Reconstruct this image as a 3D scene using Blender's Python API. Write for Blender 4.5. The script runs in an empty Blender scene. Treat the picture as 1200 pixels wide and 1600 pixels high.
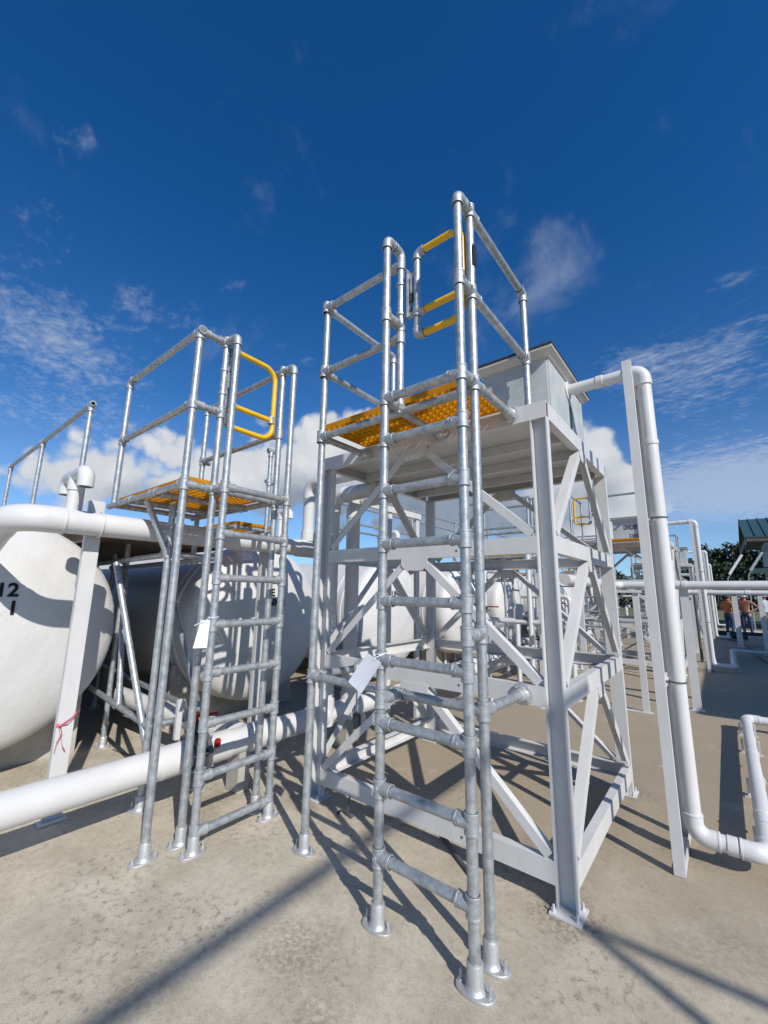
import bpy, bmesh, math, random
from mathutils import Vector, Matrix
random.seed(7)
SC = bpy.context.scene
COL = SC.collection
R = math.radians

# ------------------------------------------------------------------ camera
cam_d = bpy.data.cameras.new("camera")
cam = bpy.data.objects.new("camera", cam_d); COL.objects.link(cam)
yaw, pitch, roll = R(38.7394), R(10.9041), R(0.816)
fw = Vector((-math.sin(yaw)*math.cos(pitch), math.cos(yaw)*math.cos(pitch), math.sin(pitch)))
rt = Vector((math.cos(yaw), math.sin(yaw), 0)); up = rt.cross(fw)
r2 = math.cos(roll)*rt + math.sin(roll)*up
u2 = -math.sin(roll)*rt + math.cos(roll)*up
M = Matrix((r2, u2, -fw)).transposed().to_4x4(); M.translation = Vector((0.7001, -2.4045, 1.5369))
cam.matrix_world = M
cam_d.sensor_fit = 'HORIZONTAL'; cam_d.sensor_width = 36; cam_d.lens = 36*646.9/1200
cam_d.clip_start = 0.05; cam_d.clip_end = 2000
SC.camera = cam
SC.cycles.diffuse_bounces = 2
SC.render.resolution_x, SC.render.resolution_y = 768, 1024

# ------------------------------------------------------------------ light
SUN_AZ, SUN_EL = R(-23.5), R(36.5)           # where the sun stands, from +X towards +Y
sd = Vector((math.cos(SUN_AZ)*math.cos(SUN_EL), math.sin(SUN_AZ)*math.cos(SUN_EL), math.sin(SUN_EL)))
sun_d = bpy.data.lights.new("sun", 'SUN'); sun_d.energy = 5.0; sun_d.angle = R(0.5); sun_d.color = (1, .965, .91)
sun = bpy.data.objects.new("sun", sun_d); COL.objects.link(sun)
sun.rotation_euler = (-sd).to_track_quat('-Z', 'Y').to_euler()
SC.view_settings.view_transform = 'Standard'; SC.view_settings.look = 'None'
SC.view_settings.exposure = -0.13; SC.view_settings.gamma = 1.0

# ------------------------------------------------------------------ world: clear blue sky with clouds
class NT:
    def __init__(s, tree): s.t = tree; s.n = tree.nodes; s.l = tree.links
    def new(s, typ, **kw):
        n = s.n.new(typ)
        for k, v in kw.items(): setattr(n, k, v)
        return n
    def put(s, sock, v):
        if hasattr(v, 'is_output'): s.l.new(v, sock)
        else: sock.default_value = v
    def m(s, op, a, b=None, c=None, clamp=False):
        n = s.new('ShaderNodeMath', operation=op); n.use_clamp = clamp
        for i, v in enumerate((a, b, c)):
            if v is not None: s.put(n.inputs[i], v)
        return n.outputs[0]
    def noise(s, vec, scale, detail=4, rough=.5, dist=0.0, out=0):
        n = s.new('ShaderNodeTexNoise')
        if vec is not None: s.l.new(vec, n.inputs['Vector'])
        n.inputs['Scale'].default_value = scale; n.inputs['Detail'].default_value = detail
        n.inputs['Roughness'].default_value = rough; n.inputs['Distortion'].default_value = dist
        return n.outputs[out]
    def ramp(s, fac, stops):
        n = s.new('ShaderNodeValToRGB'); e = n.color_ramp.elements
        while len(e) < len(stops): e.new(.5)
        for i, (p, c) in enumerate(stops):
            e[i].position = p; e[i].color = c if len(c) == 4 else (*c, 1)
        s.l.new(fac, n.inputs[0]); return n.outputs[0]
    def mix(s, f, a, b, mode='MIX'):
        n = s.new('ShaderNodeMix', data_type='RGBA', blend_type=mode)
        s.put(n.inputs['Factor'], f)
        for i, v in ((6, a), (7, b)):
            s.put(n.inputs[i], v if hasattr(v, 'is_output') else (*v, 1)[:4])
        return n.outputs[2]
    def smooth(s, x, lo, hi):
        n = s.new('ShaderNodeMapRange', interpolation_type='SMOOTHSTEP')
        s.put(n.inputs[0], x); n.inputs[1].default_value = lo; n.inputs[2].default_value = hi
        return n.outputs[0]

W = bpy.data.worlds.new("World"); SC.world = W; W.use_nodes = True
W.node_tree.nodes.clear(); N = NT(W.node_tree)
sky = N.new('ShaderNodeTexSky', sky_type='NISHITA'); sky.sun_disc = False
sky.sun_elevation = SUN_EL; sky.sun_rotation = math.atan2(sd.x, sd.y)
sky.altitude = 1500; sky.air_density = 1.0; sky.dust_density = 0.0; sky.ozone_density = 3.0
tc = N.new('ShaderNodeTexCoord'); D = tc.outputs['Generated']
sp = N.new('ShaderNodeSeparateXYZ'); N.l.new(D, sp.inputs[0])
az = N.m('MULTIPLY', N.m('ARCTAN2', sp.outputs[0], sp.outputs[1]), 57.2958)
el = N.m('MULTIPLY', N.m('ARCSINE', sp.outputs[2]), 57.2958)
def blob(a, e, wa, we, k):
    da = N.m('DIVIDE', N.m('SUBTRACT', az, a), wa); de = N.m('DIVIDE', N.m('SUBTRACT', el, e), we)
    d2 = N.m('ADD', N.m('MULTIPLY', da, da), N.m('MULTIPLY', de, de))
    return N.m('MULTIPLY', N.m('POWER', 2.71828, N.m('MULTIPLY', d2, -1)), k)
def blobs(L):
    s = None
    for b in L:
        v = blob(*b); s = v if s is None else N.m('ADD', s, v)
    return s
# a flat cloud layer: direction projected on a plane overhead
zc = N.m('MAXIMUM', sp.outputs[2], .04)
pl = N.new('ShaderNodeCombineXYZ')
N.l.new(N.m('DIVIDE', sp.outputs[0], zc), pl.inputs[0]); N.l.new(N.m('DIVIDE', sp.outputs[1], zc), pl.inputs[1])
mp = N.new('ShaderNodeMapping'); N.l.new(pl.outputs[0], mp.inputs[0])
mp.inputs['Rotation'].default_value = (0, 0, R(35)); mp.inputs['Scale'].default_value = (2.3, 3.3, 1)
wn = N.m('ADD', N.m('MULTIPLY', N.noise(mp.outputs[0], 3.2, 8, .66, .25), .62), N.m('MULTIPLY', N.noise(mp.outputs[0], 9.0, 6, .6, .2), .38))
wreg = blobs([(-82, 28, 9, 4, .26), (-71, 32, 5, 2.5, .22), (-78, 24, 9, 3, .2), (-83, 36, 4, 3, .17), (-81, 43.5, 3.2, 2.6, .19), (-62, 37, 3, 2.2, .17), (-64, 32, 3, 2.0, .14),
              (-52, 30, 4, 2.5, .16), (-78, 18, 14, 4, .24), (1, 23, 8, 4.2, .27), (-6, 26.5, 5, 2.6, .25), (5, 32, 3, 1.6, .20), (9, 41, 4, 1.5, .12), (4, 27, 6, 2, .16), (3, 11.5, 13, 5.0, .60), (-14, 15, 7, 4, .15)])
wm = N.m('MAXIMUM', N.smooth(N.m('ADD', wn, wreg), .63, 1.05), N.m('MULTIPLY', N.m('SUBTRACT', 1, N.smooth(el, 1, 24)), .46))
veil = N.m('MULTIPLY', N.smooth(N.m('ADD', N.noise(D, 7, 6, .6, .3), blobs([(-13.6, 38.5, 6.5, 5.5, .26), (-19, 36, 7, 4, .16)])), .58, 1.08), .40)
# cumulus
def vor(sc):
    n = N.new('ShaderNodeTexVoronoi', feature='F1'); w = N.new('ShaderNodeVectorMath', operation='ADD')
    nn = N.new('ShaderNodeTexNoise'); nn.inputs['Scale'].default_value = 14; nn.inputs['Detail'].default_value = 4; N.l.new(D, nn.inputs['Vector'])
    sc_ = N.new('ShaderNodeVectorMath', operation='SCALE'); N.l.new(nn.outputs[1], sc_.inputs[0]); sc_.inputs['Scale'].default_value = .05
    N.l.new(D, w.inputs[0]); N.l.new(sc_.outputs[0], w.inputs[1]); N.l.new(w.outputs[0], n.inputs['Vector']); n.inputs['Scale'].default_value = sc
    return n.outputs['Distance']
bil = N.m('ADD', N.m('MULTIPLY', vor(11), .55), N.m('MULTIPLY', vor(27), .35))
cn = N.m('SUBTRACT', N.m('ADD', N.m('MULTIPLY', N.noise(D, 9.0, 9, .60, .1), .75), .38), bil)
creg = blobs([(-66, 14.5, 9, 5.5, .62), (-76, 12.5, 6, 4.5, .55), (-57, 15, 6, 5.0, .55), (-45, 20, 6, 6.0, .66), (-50, 14, 7, 8, .5), (-38, 16, 8, 7, .55), (-30, 12, 9, 7, .56), (-20, 10, 9, 6, .50), (-10.2, 18.0, 3.4, 4.2, .70), (-12, 12, 5, 5, .62), (-9, 9, 5, 4, .5), (-85, 10, 9, 4, .3)])
cm = N.m('MULTIPLY', N.smooth(N.m('ADD', cn, creg), .62, .88), N.smooth(creg, .10, .32))
# grey undersides of the cumulus
gn = N.noise(D, 5.0, 5, .55, .2)
greg = blobs([(-52, 11, 9, 4.5, .42), (-47, 5, 12, 5.5, .55), (-36, 9, 9, 7, .62), (-29, 9, 9, 7, .55), (-62, 8, 9, 3, .32), (-72, 11, 5, 2.0, .25), (-20, 8, 8, 5, .38), (-10.5, 11, 5, 5, .26)])
gm = N.smooth(N.m('ADD', gn, greg), .55, 1.05)
ccol = N.mix(gm, (.88, .90, .93), (.26, .33, .43))
ccol = N.mix(N.m('MULTIPLY', N.smooth(bil, .18, .50), .45), ccol, N.mix(.6, ccol, (.50, .57, .68)))
skyc = N.mix(1.0, sky.outputs[0], N.mix(N.smooth(el, 2, 50), (.58, 1.0, 1.33), (.15, .83, 1.40)), 'MULTIPLY')
bg = N.new('ShaderNodeBackground'); N.l.new(skyc, bg.inputs[0]); bg.inputs[1].default_value = 0.102
bgw = N.new('ShaderNodeBackground'); bgw.inputs[0].default_value = (.72, .80, .92, 1); bgw.inputs[1].default_value = .85
bgc = N.new('ShaderNodeBackground'); N.l.new(ccol, bgc.inputs[0]); bgc.inputs[1].default_value = .92
m1 = N.new('ShaderNodeMixShader'); N.l.new(N.m('MAXIMUM', N.m('MULTIPLY', wm, .58), veil), m1.inputs[0]); N.l.new(bg.outputs[0], m1.inputs[1]); N.l.new(bgw.outputs[0], m1.inputs[2])
m2 = N.new('ShaderNodeMixShader'); N.l.new(cm, m2.inputs[0]); N.l.new(m1.outputs[0], m2.inputs[1]); N.l.new(bgc.outputs[0], m2.inputs[2])
wo = N.new('ShaderNodeOutputWorld'); N.l.new(m2.outputs[0], wo.inputs[0])

# ------------------------------------------------------------------ materials
def mat(name, base, rough=.5, metal=0.0, var=None, vscale=8, bump=0.0, bscale=60, detail=5, rvar=0.0, stains=None, stretch=None, spec=.5):
    """base colour mottled towards var; stains = (colour, scale, lo, hi, amount)"""
    m = bpy.data.materials.new(name); m.use_nodes = True
    n = NT(m.node_tree); b = m.node_tree.nodes['Principled BSDF']
    t = n.new('ShaderNodeTexCoord').outputs['Object']
    if stretch:
        q = n.new('ShaderNodeMapping'); n.l.new(t, q.inputs[0]); q.inputs['Scale'].default_value = stretch; t = q.outputs[0]
    c = None
    nz = n.noise(t, vscale, detail, .6)
    if var is not None: c = n.mix(n.smooth(nz, .32, .68), base, var)
    for s in (stains or []):
        f = n.m('MULTIPLY', n.smooth(n.noise(t, s[1], 6, .65, .4), s[2], s[3]), s[4])
        c = n.mix(f, c if c is not None else base, s[0])
    if c is not None: n.l.new(c, b.inputs['Base Color'])
    else: b.inputs['Base Color'].default_value = (*base, 1)
    if rvar: n.l.new(n.m('ADD', n.m('MULTIPLY', n.noise(t, vscale*2.3, 4), rvar), rough - rvar/2), b.inputs['Roughness'])
    else: b.inputs['Roughness'].default_value = rough
    b.inputs['Metallic'].default_value = metal; b.inputs['Specular IOR Level'].default_value = spec
    if bump:
        bp = n.new('ShaderNodeBump'); bp.inputs['Strength'].default_value = bump; bp.inputs['Distance'].default_value = .01
        n.l.new(n.noise(t, bscale, 5, .6), bp.inputs['Height']); n.l.new(bp.outputs[0], b.inputs['Normal'])
    return m
GALV = mat("galvanised_steel", (.515, .535, .535), .46, .60, (.33, .355, .365), 26, .12, 90, 6, .22, [((.22, .27, .33), 9, .56, .74, .55), ((.72, .73, .72), 42, .58, .72, .5)])
CAST = mat("cast_fitting", (.49, .505, .51), .52, .55, (.36, .38, .395), 40, .25, 160, 5, .2, [((.30, .32, .34), 14, .58, .72, .45)])
ALU = mat("cast_flange_bright", (.55, .55, .54), .48, .55, (.50, .50, .49), 40, .2, 120, 4, .2)
WHITE = mat("white_steel_paint", (.635, .628, .61), .42, 0, (.575, .565, .545), 5, .10, 45, 6, .15, [((.50, .44, .36), 3.2, .62, .86, .28), ((.42, .38, .33), 30, .70, .78, .25)], (1, 1, .5))
PVC = mat("white_pvc_pipe", (.655, .645, .63), .36, 0, (.605, .592, .572), 4, .05, 30, 5, .12, [((.36, .32, .29), 15, .655, .73, .45), ((.60, .54, .47), 2.5, .60, .82, .25)])
GEL = mat("tank_gelcoat", (.655, .642, .618), .45, 0, (.60, .587, .557), 3, .35, 22, 6, .15, [((.52, .47, .40), 2.2, .58, .85, .3), ((.40, .36, .31), 26, .70, .78, .22)])
BOXM = mat("grey_galvanised_sheet", (.52, .54, .52), .5, .1, (.43, .455, .445), 7, .15, 40, 6, .2, [((.60, .62, .605), 5, .55, .72, .5)])
LIDT = mat("dark_rubber_lid_seal", (.035, .035, .038), .6)
BEIGE = mat("cream_lid_paint", (.55, .52, .47), .45, 0, (.48, .45, .40), 9)
YELF = mat("yellow_frp_grating", (.74, .43, .012), .5, 0, (.64, .35, .01), 14, .2, 90)
def glow(m, col, f):
    n = NT(m.node_tree); b = m.node_tree.nodes['Principled BSDF']; o = m.node_tree.nodes['Material Output']
    tr = n.new('ShaderNodeBsdfTranslucent'); tr.inputs[0].default_value = (*col, 1); mx = n.new('ShaderNodeMixShader'); mx.inputs[0].default_value = f
    n.l.new(b.outputs[0], mx.inputs[1]); n.l.new(tr.outputs[0], mx.inputs[2]); n.l.new(mx.outputs[0], o.inputs[0])
glow(YELF, (1.0, .66, .04), .58)          # glass fibre resin lets some sun through
YELP = mat("yellow_gate_paint", (.80, .47, .010), .35, 0, (.74, .42, .008), 10, .05, 50)
BLACK = mat("black_plastic", (.018, .018, .02), .45, 0, (.03, .03, .03), 20)
DKGREY = mat("dark_grey_iron", (.07, .075, .08), .5, 0, (.11, .11, .115), 15)
REDP = mat("red_plastic", (.40, .016, .016), .4, 0, (.40, .015, .015), 20)
RIBB = mat("pink_red_tape", (.50, .04, .09), .55, 0, (.66, .20, .24), 60)
PAPER = mat("white_paper", (.84, .85, .88), .6, 0, (.78, .79, .83), 12, .1, 30)
INK = mat("black_lettering", (.02, .02, .022), .5)
CORD = mat("black_hose_rubber", (.02, .02, .021), .5, 0, (.045, .043, .04), 8)
GREENR = mat("green_metal_roof", (.07, .13, .115), .4, .3, (.055, .105, .095), 3)
WALLG = mat("pale_grey_wall_paint", (.44, .46, .47), .6, 0, (.38, .40, .41), 3)
SOFF = mat("dark_timber_soffit", (.09, .075, .065), .7, 0, (.13, .11, .09), 6)
BARK = mat("tree_bark", (.11, .085, .06), .9, 0, (.07, .055, .04), 6)
CONB = mat("concrete_block", (.46, .43, .38), .85, 0, (.38, .355, .315), 8, .3, 60)

def leaf_mat(name, a, b_):
    return mat(name, a, .6, 0, b_, 1.3)
LEAF = [leaf_mat("leaf_deep_green", (.018, .034, .012), (.034, .055, .018)), leaf_mat("leaf_dark_green", (.014, .029, .012), (.027, .045, .017)), leaf_mat("leaf_olive_green", (.028, .038, .013), (.046, .054, .02))]

def concrete():
    m = bpy.data.materials.new("stained_concrete"); m.use_nodes = True
    n = NT(m.node_tree); b = m.node_tree.nodes['Principled BSDF']
    t = n.new('ShaderNodeTexCoord').outputs['Object']
    big = n.noise(t, .55, 6, .6, .6); mid = n.noise(t, 2.6, 8, .68, .3); fine = n.noise(t, 26, 8, .7); grit = n.noise(t, 150, 4, .7)
    c = n.mix(n.smooth(mid, .30, .70), (.445, .388, .290), (.605, .535, .415))
    sx = n.new('ShaderNodeSeparateXYZ'); n.l.new(t, sx.inputs[0])
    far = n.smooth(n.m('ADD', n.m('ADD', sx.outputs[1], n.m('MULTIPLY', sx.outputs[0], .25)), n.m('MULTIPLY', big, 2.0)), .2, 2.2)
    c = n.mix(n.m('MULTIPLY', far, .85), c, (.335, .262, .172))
    rust = n.m('MULTIPLY', n.smooth(n.noise(t, 1.1, 6, .62, .8), .55, .78), .5)
    c = n.mix(rust, c, (.37, .265, .165))
    pale = n.m('MULTIPLY', n.smooth(n.noise(t, 1.7, 7, .7, 1.2), .56, .74), .45)
    c = n.mix(pale, c, (.68, .63, .53))
    pit = n.m('MULTIPLY', n.m('MULTIPLY', n.smooth(fine, .52, .66), n.smooth(n.noise(t, 1.9, 5, .6, .5), .46, .66)), .80)
    c = n.mix(pit, c, (.17, .14, .11))
    c = n.mix(n.m('MULTIPLY', n.smooth(fine, .44, .66), .40), c, (.30, .26, .20))
    c = n.mix(n.m('MULTIPLY', n.smooth(grit, .52, .66), .55), c, (.20, .175, .14))
    c = n.mix(n.m('MULTIPLY', n.smooth(n.noise(t, 55, 2, .5), .68, .72), .6), c, (.55, .53, .48))
    # hairline cracks and dirt patches with outlines of their own
    vo = n.new('ShaderNodeTexVoronoi', feature='DISTANCE_TO_EDGE'); vo.inputs['Scale'].default_value = .42
    wv = n.new('ShaderNodeVectorMath', operation='ADD'); n.l.new(t, wv.inputs[0]); nz = n.new('ShaderNodeTexNoise'); nz.inputs['Scale'].default_value = 2.2; nz.inputs['Detail'].default_value = 6; n.l.new(t, nz.inputs['Vector'])
    sv = n.new('ShaderNodeVectorMath', operation='SCALE'); n.l.new(nz.outputs[1], sv.inputs[0]); sv.inputs['Scale'].default_value = .55; n.l.new(sv.outputs[0], wv.inputs[1]); n.l.new(wv.outputs[0], vo.inputs['Vector'])
    crack = n.m('MULTIPLY', n.m('SUBTRACT', 1, n.smooth(vo.outputs[0], .0008, .0035)), n.m('MULTIPLY', n.smooth(n.noise(t, .9, 3), .45, .6), .26))
    c = n.mix(crack, c, (.13, .11, .09))
    for px, py, rad, am in ((-.95, -.95, .26, .55), (-.62, -1.10, .14, .45), (-.05, -.02, .22, .75), (-1.86, -.03, .20, .6), (-.30, .30, .35, .5), (.42, 1.0, .22, .55), (.0, 1.72, .2, .6), (-2.4, -.55, .30, .45), (-1.2, -1.45, .2, .35), (.55, .2, .3, .3)):
        dx = n.m('SUBTRACT', sx.outputs[0], px); dy = n.m('SUBTRACT', sx.outputs[1], py)
        dd = n.m('ADD', n.m('SQRT', n.m('ADD', n.m('MULTIPLY', dx, dx), n.m('MULTIPLY', dy, dy))), n.m('MULTIPLY', n.m('SUBTRACT', fine, .5), rad*2.2))
        dd = n.m('ADD', dd, n.m('MULTIPLY', n.m('SUBTRACT', mid, .5), rad*2.0))
        c = n.mix(n.m('MULTIPLY', n.m('SUBTRACT', 1, n.smooth(dd, rad*.35, rad)), n.m('MULTIPLY', n.smooth(n.noise(t, 38, 5, .65), .38, .60), am)), c, (.20, .155, .11))
    n.l.new(c, b.inputs['Base Color'])
    n.l.new(n.m('ADD', n.m('MULTIPLY', mid, .25), .62), b.inputs['Roughness'])
    bp = n.new('ShaderNodeBump'); bp.inputs['Strength'].default_value = .45; bp.inputs['Distance'].default_value = .012
    h = n.m('ADD', n.m('ADD', n.m('MULTIPLY', fine, .5), n.m('MULTIPLY', grit, .22)), n.m('MULTIPLY', mid, .5))
    n.l.new(h, bp.inputs['Height']); n.l.new(bp.outputs[0], b.inputs['Normal'])
    return m
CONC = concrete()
SOIL = mat("dry_grass_ground", (.10, .11, .045), .95, 0, (.17, .14, .085), .35, .4, 8, 8, 0, [((.24, .20, .15), .12, .55, .65, .7)])

# ------------------------------------------------------------------ mesh builder
def frame(d):
    d = d.normalized(); a = Vector((0, 0, 1)) if abs(d.z) < .9 else Vector((1, 0, 0))
    x = a.cross(d).normalized(); return x, d.cross(x)
class MB:
    def __init__(s): s.bm = bmesh.new()
    def ring(s, c, x, y, r, n, ph=0): return [s.bm.verts.new(c + x*(r*math.cos(2*math.pi*i/n+ph)) + y*(r*math.sin(2*math.pi*i/n+ph))) for i in range(n)]
    def skin(s, rings, cap0=True, cap1=True):
        for a, b in zip(rings, rings[1:]):
            n = len(a)
            for i in range(n): s.bm.faces.new((a[i], a[(i+1) % n], b[(i+1) % n], b[i]))
        if cap0: s.bm.faces.new(list(reversed(rings[0])))
        if cap1: s.bm.faces.new(rings[-1])
        return s
    def lathe(s, p, d, prof, n=18, cap0=True, cap1=True):
        p = Vector(p); d = Vector(d).normalized(); x, y = frame(d)
        return s.skin([s.ring(p + d*t, x, y, r, n) for r, t in prof], cap0, cap1)
    def tube(s, p0, p1, r, n=16, cap=True):
        p0, p1 = Vector(p0), Vector(p1); d = p1-p0
        return s.lathe(p0, d, [(r, 0), (r, d.length)], n, cap, cap)
    def sleeve(s, p0, p1, r, n=18):
        p0, p1 = Vector(p0), Vector(p1); L = (p1-p0).length; c = min(.003, L*.1)
        return s.lathe(p0, p1-p0, [(r-c, 0), (r, c), (r, L-c), (r-c, L)], n)
    def sweep(s, pts, r, n=16, cap=True):
        pts = [Vector(p) for p in pts]; rings = []; x = None
        for i, p in enumerate(pts):
            d = (pts[min(i+1, len(pts)-1)] - pts[max(i-1, 0)]).normalized()
            if x is None: x, y = frame(d)
            else:
                x = (x - d*x.dot(d)).normalized(); y = d.cross(x)
            rings.append(s.ring(p, x, y, r if not callable(r) else r(i/(len(pts)-1)), n))
        return s.skin(rings, cap, cap)
    def prism(s, poly, o, ax, ay, vec):
        """closed outline poly [(a, b)] at o + a*ax + b*ay, extruded along vec"""
        o, ax, ay, vec = Vector(o), Vector(ax), Vector(ay), Vector(vec)
        r = [s.bm.verts.new(o + ax*a + ay*b) for a, b in poly]; q = [s.bm.verts.new(v.co + vec) for v in r]
        return s.skin([r, q])
    def box(s, x0, x1, y0, y1, z0, z1):
        return s.prism([(x0, y0), (x1, y0), (x1, y1), (x0, y1)], (0, 0, z0), (1, 0, 0), (0, 1, 0), (0, 0, z1-z0))
    def cbox(s, x0, x1, y0, y1, z0, z1, c=.004):
        b = bmesh.new(); t = MB(); t.bm = b; t.box(x0, x1, y0, y1, z0, z1)
        bmesh.ops.bevel(b, geom=list(b.edges), offset=c, segments=2, affect='EDGES')
        me = bpy.data.meshes.new("t"); b.to_mesh(me); b.free(); s.bm.from_mesh(me); bpy.data.meshes.remove(me); return s
    def channel(s, p0, p1, out, depth, fl, t=.007):
        """C section from p0 to p1: back of the web faces out, flanges run away from it; p0/p1 on the centre of the web's outer face"""
        p0, p1, out = Vector(p0), Vector(p1), Vector(out); d = (p1-p0).normalized(); a = d.cross(out).normalized(); h = depth/2
        poly = [(-h, 0), (h, 0), (h, -fl), (h-t, -fl), (h-t, -t), (-h+t, -t), (-h+t, -fl), (-h, -fl)]
        return s.prism(poly, p0, a, out, p1-p0)
    def angle(s, p0, p1, out, w=.05, t=.006):
        """L section, standing leg on the upper edge"""
        p0, p1, out = Vector(p0), Vector(p1), Vector(out); d = (p1-p0).normalized(); a = d.cross(out).normalized(); a = a if a.z > 0 else -a; h = w/2
        poly = [(-h, 0), (h, 0), (h, -w), (h-t, -w), (h-t, -t), (-h, -t)]
        return s.prism(poly, p0, a, out, p1-p0)
    def ball(s, c, r, n=14, sx=1, sy=1, sz=1):
        mtx = Matrix.Translation(Vector(c)) @ Matrix.Diagonal((sx, sy, sz, 1))
        bmesh.ops.create_uvsphere(s.bm, u_segments=n, v_segments=max(6, n//2), radius=r, matrix=mtx); return s
    def done(s, name, m, parent=None, loc=None, sharp=35):
        bmesh.ops.recalc_face_normals(s.bm, faces=list(s.bm.faces))
        for f in s.bm.faces: f.smooth = True
        for e in s.bm.edges:
            e.smooth = not (len(e.link_faces) != 2 or e.calc_face_angle(0) > R(sharp))
        me = bpy.data.meshes.new(name); s.bm.to_mesh(me); s.bm.free()
        for q in (m if isinstance(m, (list, tuple)) else [m]): me.materials.append(q)
        o = bpy.data.objects.new(name, me); COL.objects.link(o)
        base = Vector(loc) if loc is not None else None
        if parent is not None:
            root = parent
            while root.parent: root = root.parent
            me.transform(Matrix.Translation(-root.location)); o.parent = parent
        elif base is not None:
            me.transform(Matrix.Translation(-base)); o.location = base
        return o
def tag(o, label, cat, group=None):
    o['label'] = label; o['category'] = cat
    if group: o['group'] = group
    return o
def thing(name, label, cat, loc, group=None):
    o = bpy.data.objects.new(name, None); COL.objects.link(o); o.location = loc; o.empty_display_size = .1
    return tag(o, label, cat, group)
KIDS = {}
def copy_tree(o, off, label=None):
    kids = {}
    for q in COL.objects:
        if q.parent: kids.setdefault(q.parent.name, []).append(q)
    def rec(a, par):
        c = a.copy(); COL.objects.link(c); c.parent = par
        for ch in kids.get(a.name, []): rec(ch, c)
        return c
    c = rec(o, None); c.location = o.location + Vector(off)
    if label: c['label'] = label
    return c
def text_mesh(s, size, o, ax, ay, name, m, parent, weight=.012, spacing=1.0):
    cu = bpy.data.curves.new("txt", 'FONT'); cu.body = s; cu.size = size; cu.align_x = 'CENTER'; cu.align_y = 'CENTER'
    cu.offset = weight*size; cu.extrude = .0008; cu.space_character = spacing
    to = bpy.data.objects.new("txt", cu); COL.objects.link(to)
    dg = bpy.context.evaluated_depsgraph_get(); me = bpy.data.meshes.new_from_object(to.evaluated_get(dg))
    bpy.data.objects.remove(to)
    ax, ay = Vector(ax), Vector(ay); nz = ax.cross(ay); mx = Matrix((ax, ay, nz)).transposed().to_4x4(); mx.translation = Vector(o)
    root = parent
    while root.parent: root = root.parent
    me.transform(Matrix.Translation(-root.location) @ mx); me.materials.clear(); me.materials.append(m)
    ob = bpy.data.objects.new(name, me); COL.objects.link(ob); ob.parent = parent; return ob
def arc(c, a, b, r, n=8):
    """quarter bend around c from c+a*r to c+b*r"""
    c, a, b = Vector(c), Vector(a), Vector(b)
    return [c + a*(r*math.cos(t*math.pi/2/n)) + b*(r*math.sin(t*math.pi/2/n)) for t in range(n+1)]
X, Y, Z = Vector((1, 0, 0)), Vector((0, 1, 0)), Vector((0, 0, 1))

# ------------------------------------------------------------------ ground
o = MB().box(-400, 400, -400, 400, -.5, -.06).done("ground", SOIL); o['kind'] = 'structure'
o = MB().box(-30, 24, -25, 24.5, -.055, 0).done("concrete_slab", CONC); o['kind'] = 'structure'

# ------------------------------------------------------------------ tube and fitting kit
TR = .0242; FR = .0300
def pole(t, p0, p1, name="pole", r=TR): return MB().tube(p0, p1, r).done(name, GALV, t)
def fit(par, c, axis, branches=(), r=FR, L=.085, B=.075, screws=True):
    c = Vector(c); ax = Vector(axis).normalized(); m = MB()
    m.sleeve(c-ax*L/2, c+ax*L/2, r)
    for s in (-1, 1): m.sleeve(c+ax*s*(L/2-.011), c+ax*s*L/2, r+.0022)
    for b in branches:
        b = Vector(b).normalized(); m.sleeve(c, c+b*B, r); m.sleeve(c+b*(B-.011), c+b*B, r+.0022)
        x = ax.cross(b).normalized()
        if screws: m.lathe(c+b*B*.72+x*(r-.002), x, [(.009, 0), (.009, .007), (.005, .007), (.005, .003)], 10)
    if screws and branches:
        x = ax.cross(Vector(branches[0])).normalized(); m.lathe(c-x*(r-.002), -x, [(.010, 0), (.010, .007), (.0055, .007), (.0055, .003)], 10)
    return m.done("tee_fitting", CAST, par)
def elbow(par, c, a, b, r=FR, L=.07):
    """pipe elbow whose two legs leave the corner c along a and b"""
    c, a, b = Vector(c), Vector(a).normalized(), Vector(b).normalized(); q = r*1.15
    cc = c + a*q + b*q
    m = MB().sweep([c+a*L] + [cc - b*q*math.cos(t*math.pi/16) - a*q*math.sin(t*math.pi/16) for t in range(9)] + [c+b*L], r)
    m.sleeve(c+a*(L-.011), c+a*L, r+.0022); m.sleeve(c+b*(L-.011), c+b*L, r+.0022)
    return m.done("elbow_fitting", CAST, par)
def foot(par, x, y, ang):
    """oval floor flange with collar and two anchor bolts"""
    ca, sa = math.cos(ang), math.sin(ang); ux, uy = Vector((ca, sa, 0)), Vector((-sa, ca, 0)); c = Vector((x, y, 0))
    oval = lambda k: [(.082*k*math.copysign(abs(math.cos(t))**.9, math.cos(t)), .050*k*math.copysign(abs(math.sin(t))**.9, math.sin(t))) for t in [2*math.pi*i/28 for i in range(28)]]
    m = MB(); rings = []
    for k, z in ((1, .001), (1, .009), (.95, .012)):
        rings.append([m.bm.verts.new(c + ux*a + uy*b + Z*z) for a, b in oval(k)])
    m.skin(rings)
    m.lathe(c+Z*.010, Z, [(.046, 0), (.037, .010), (.0335, .022), (.033, .088), (.031, .092)], 20)
    for s in (-1, 1):
        q = c + ux*s*.062
        m.lathe(q+Z*.010, Z, [(.012, 0), (.012, .010)], 6); m.lathe(q+Z*.020, Z, [(.0058, 0), (.0058, .032)], 8)
    m.lathe(c + uy*.031+Z*.055, uy, [(.010, 0), (.010, .008), (.006, .008), (.006, .004)], 10)
    return m.done("base_flange", ALU, par)
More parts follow.
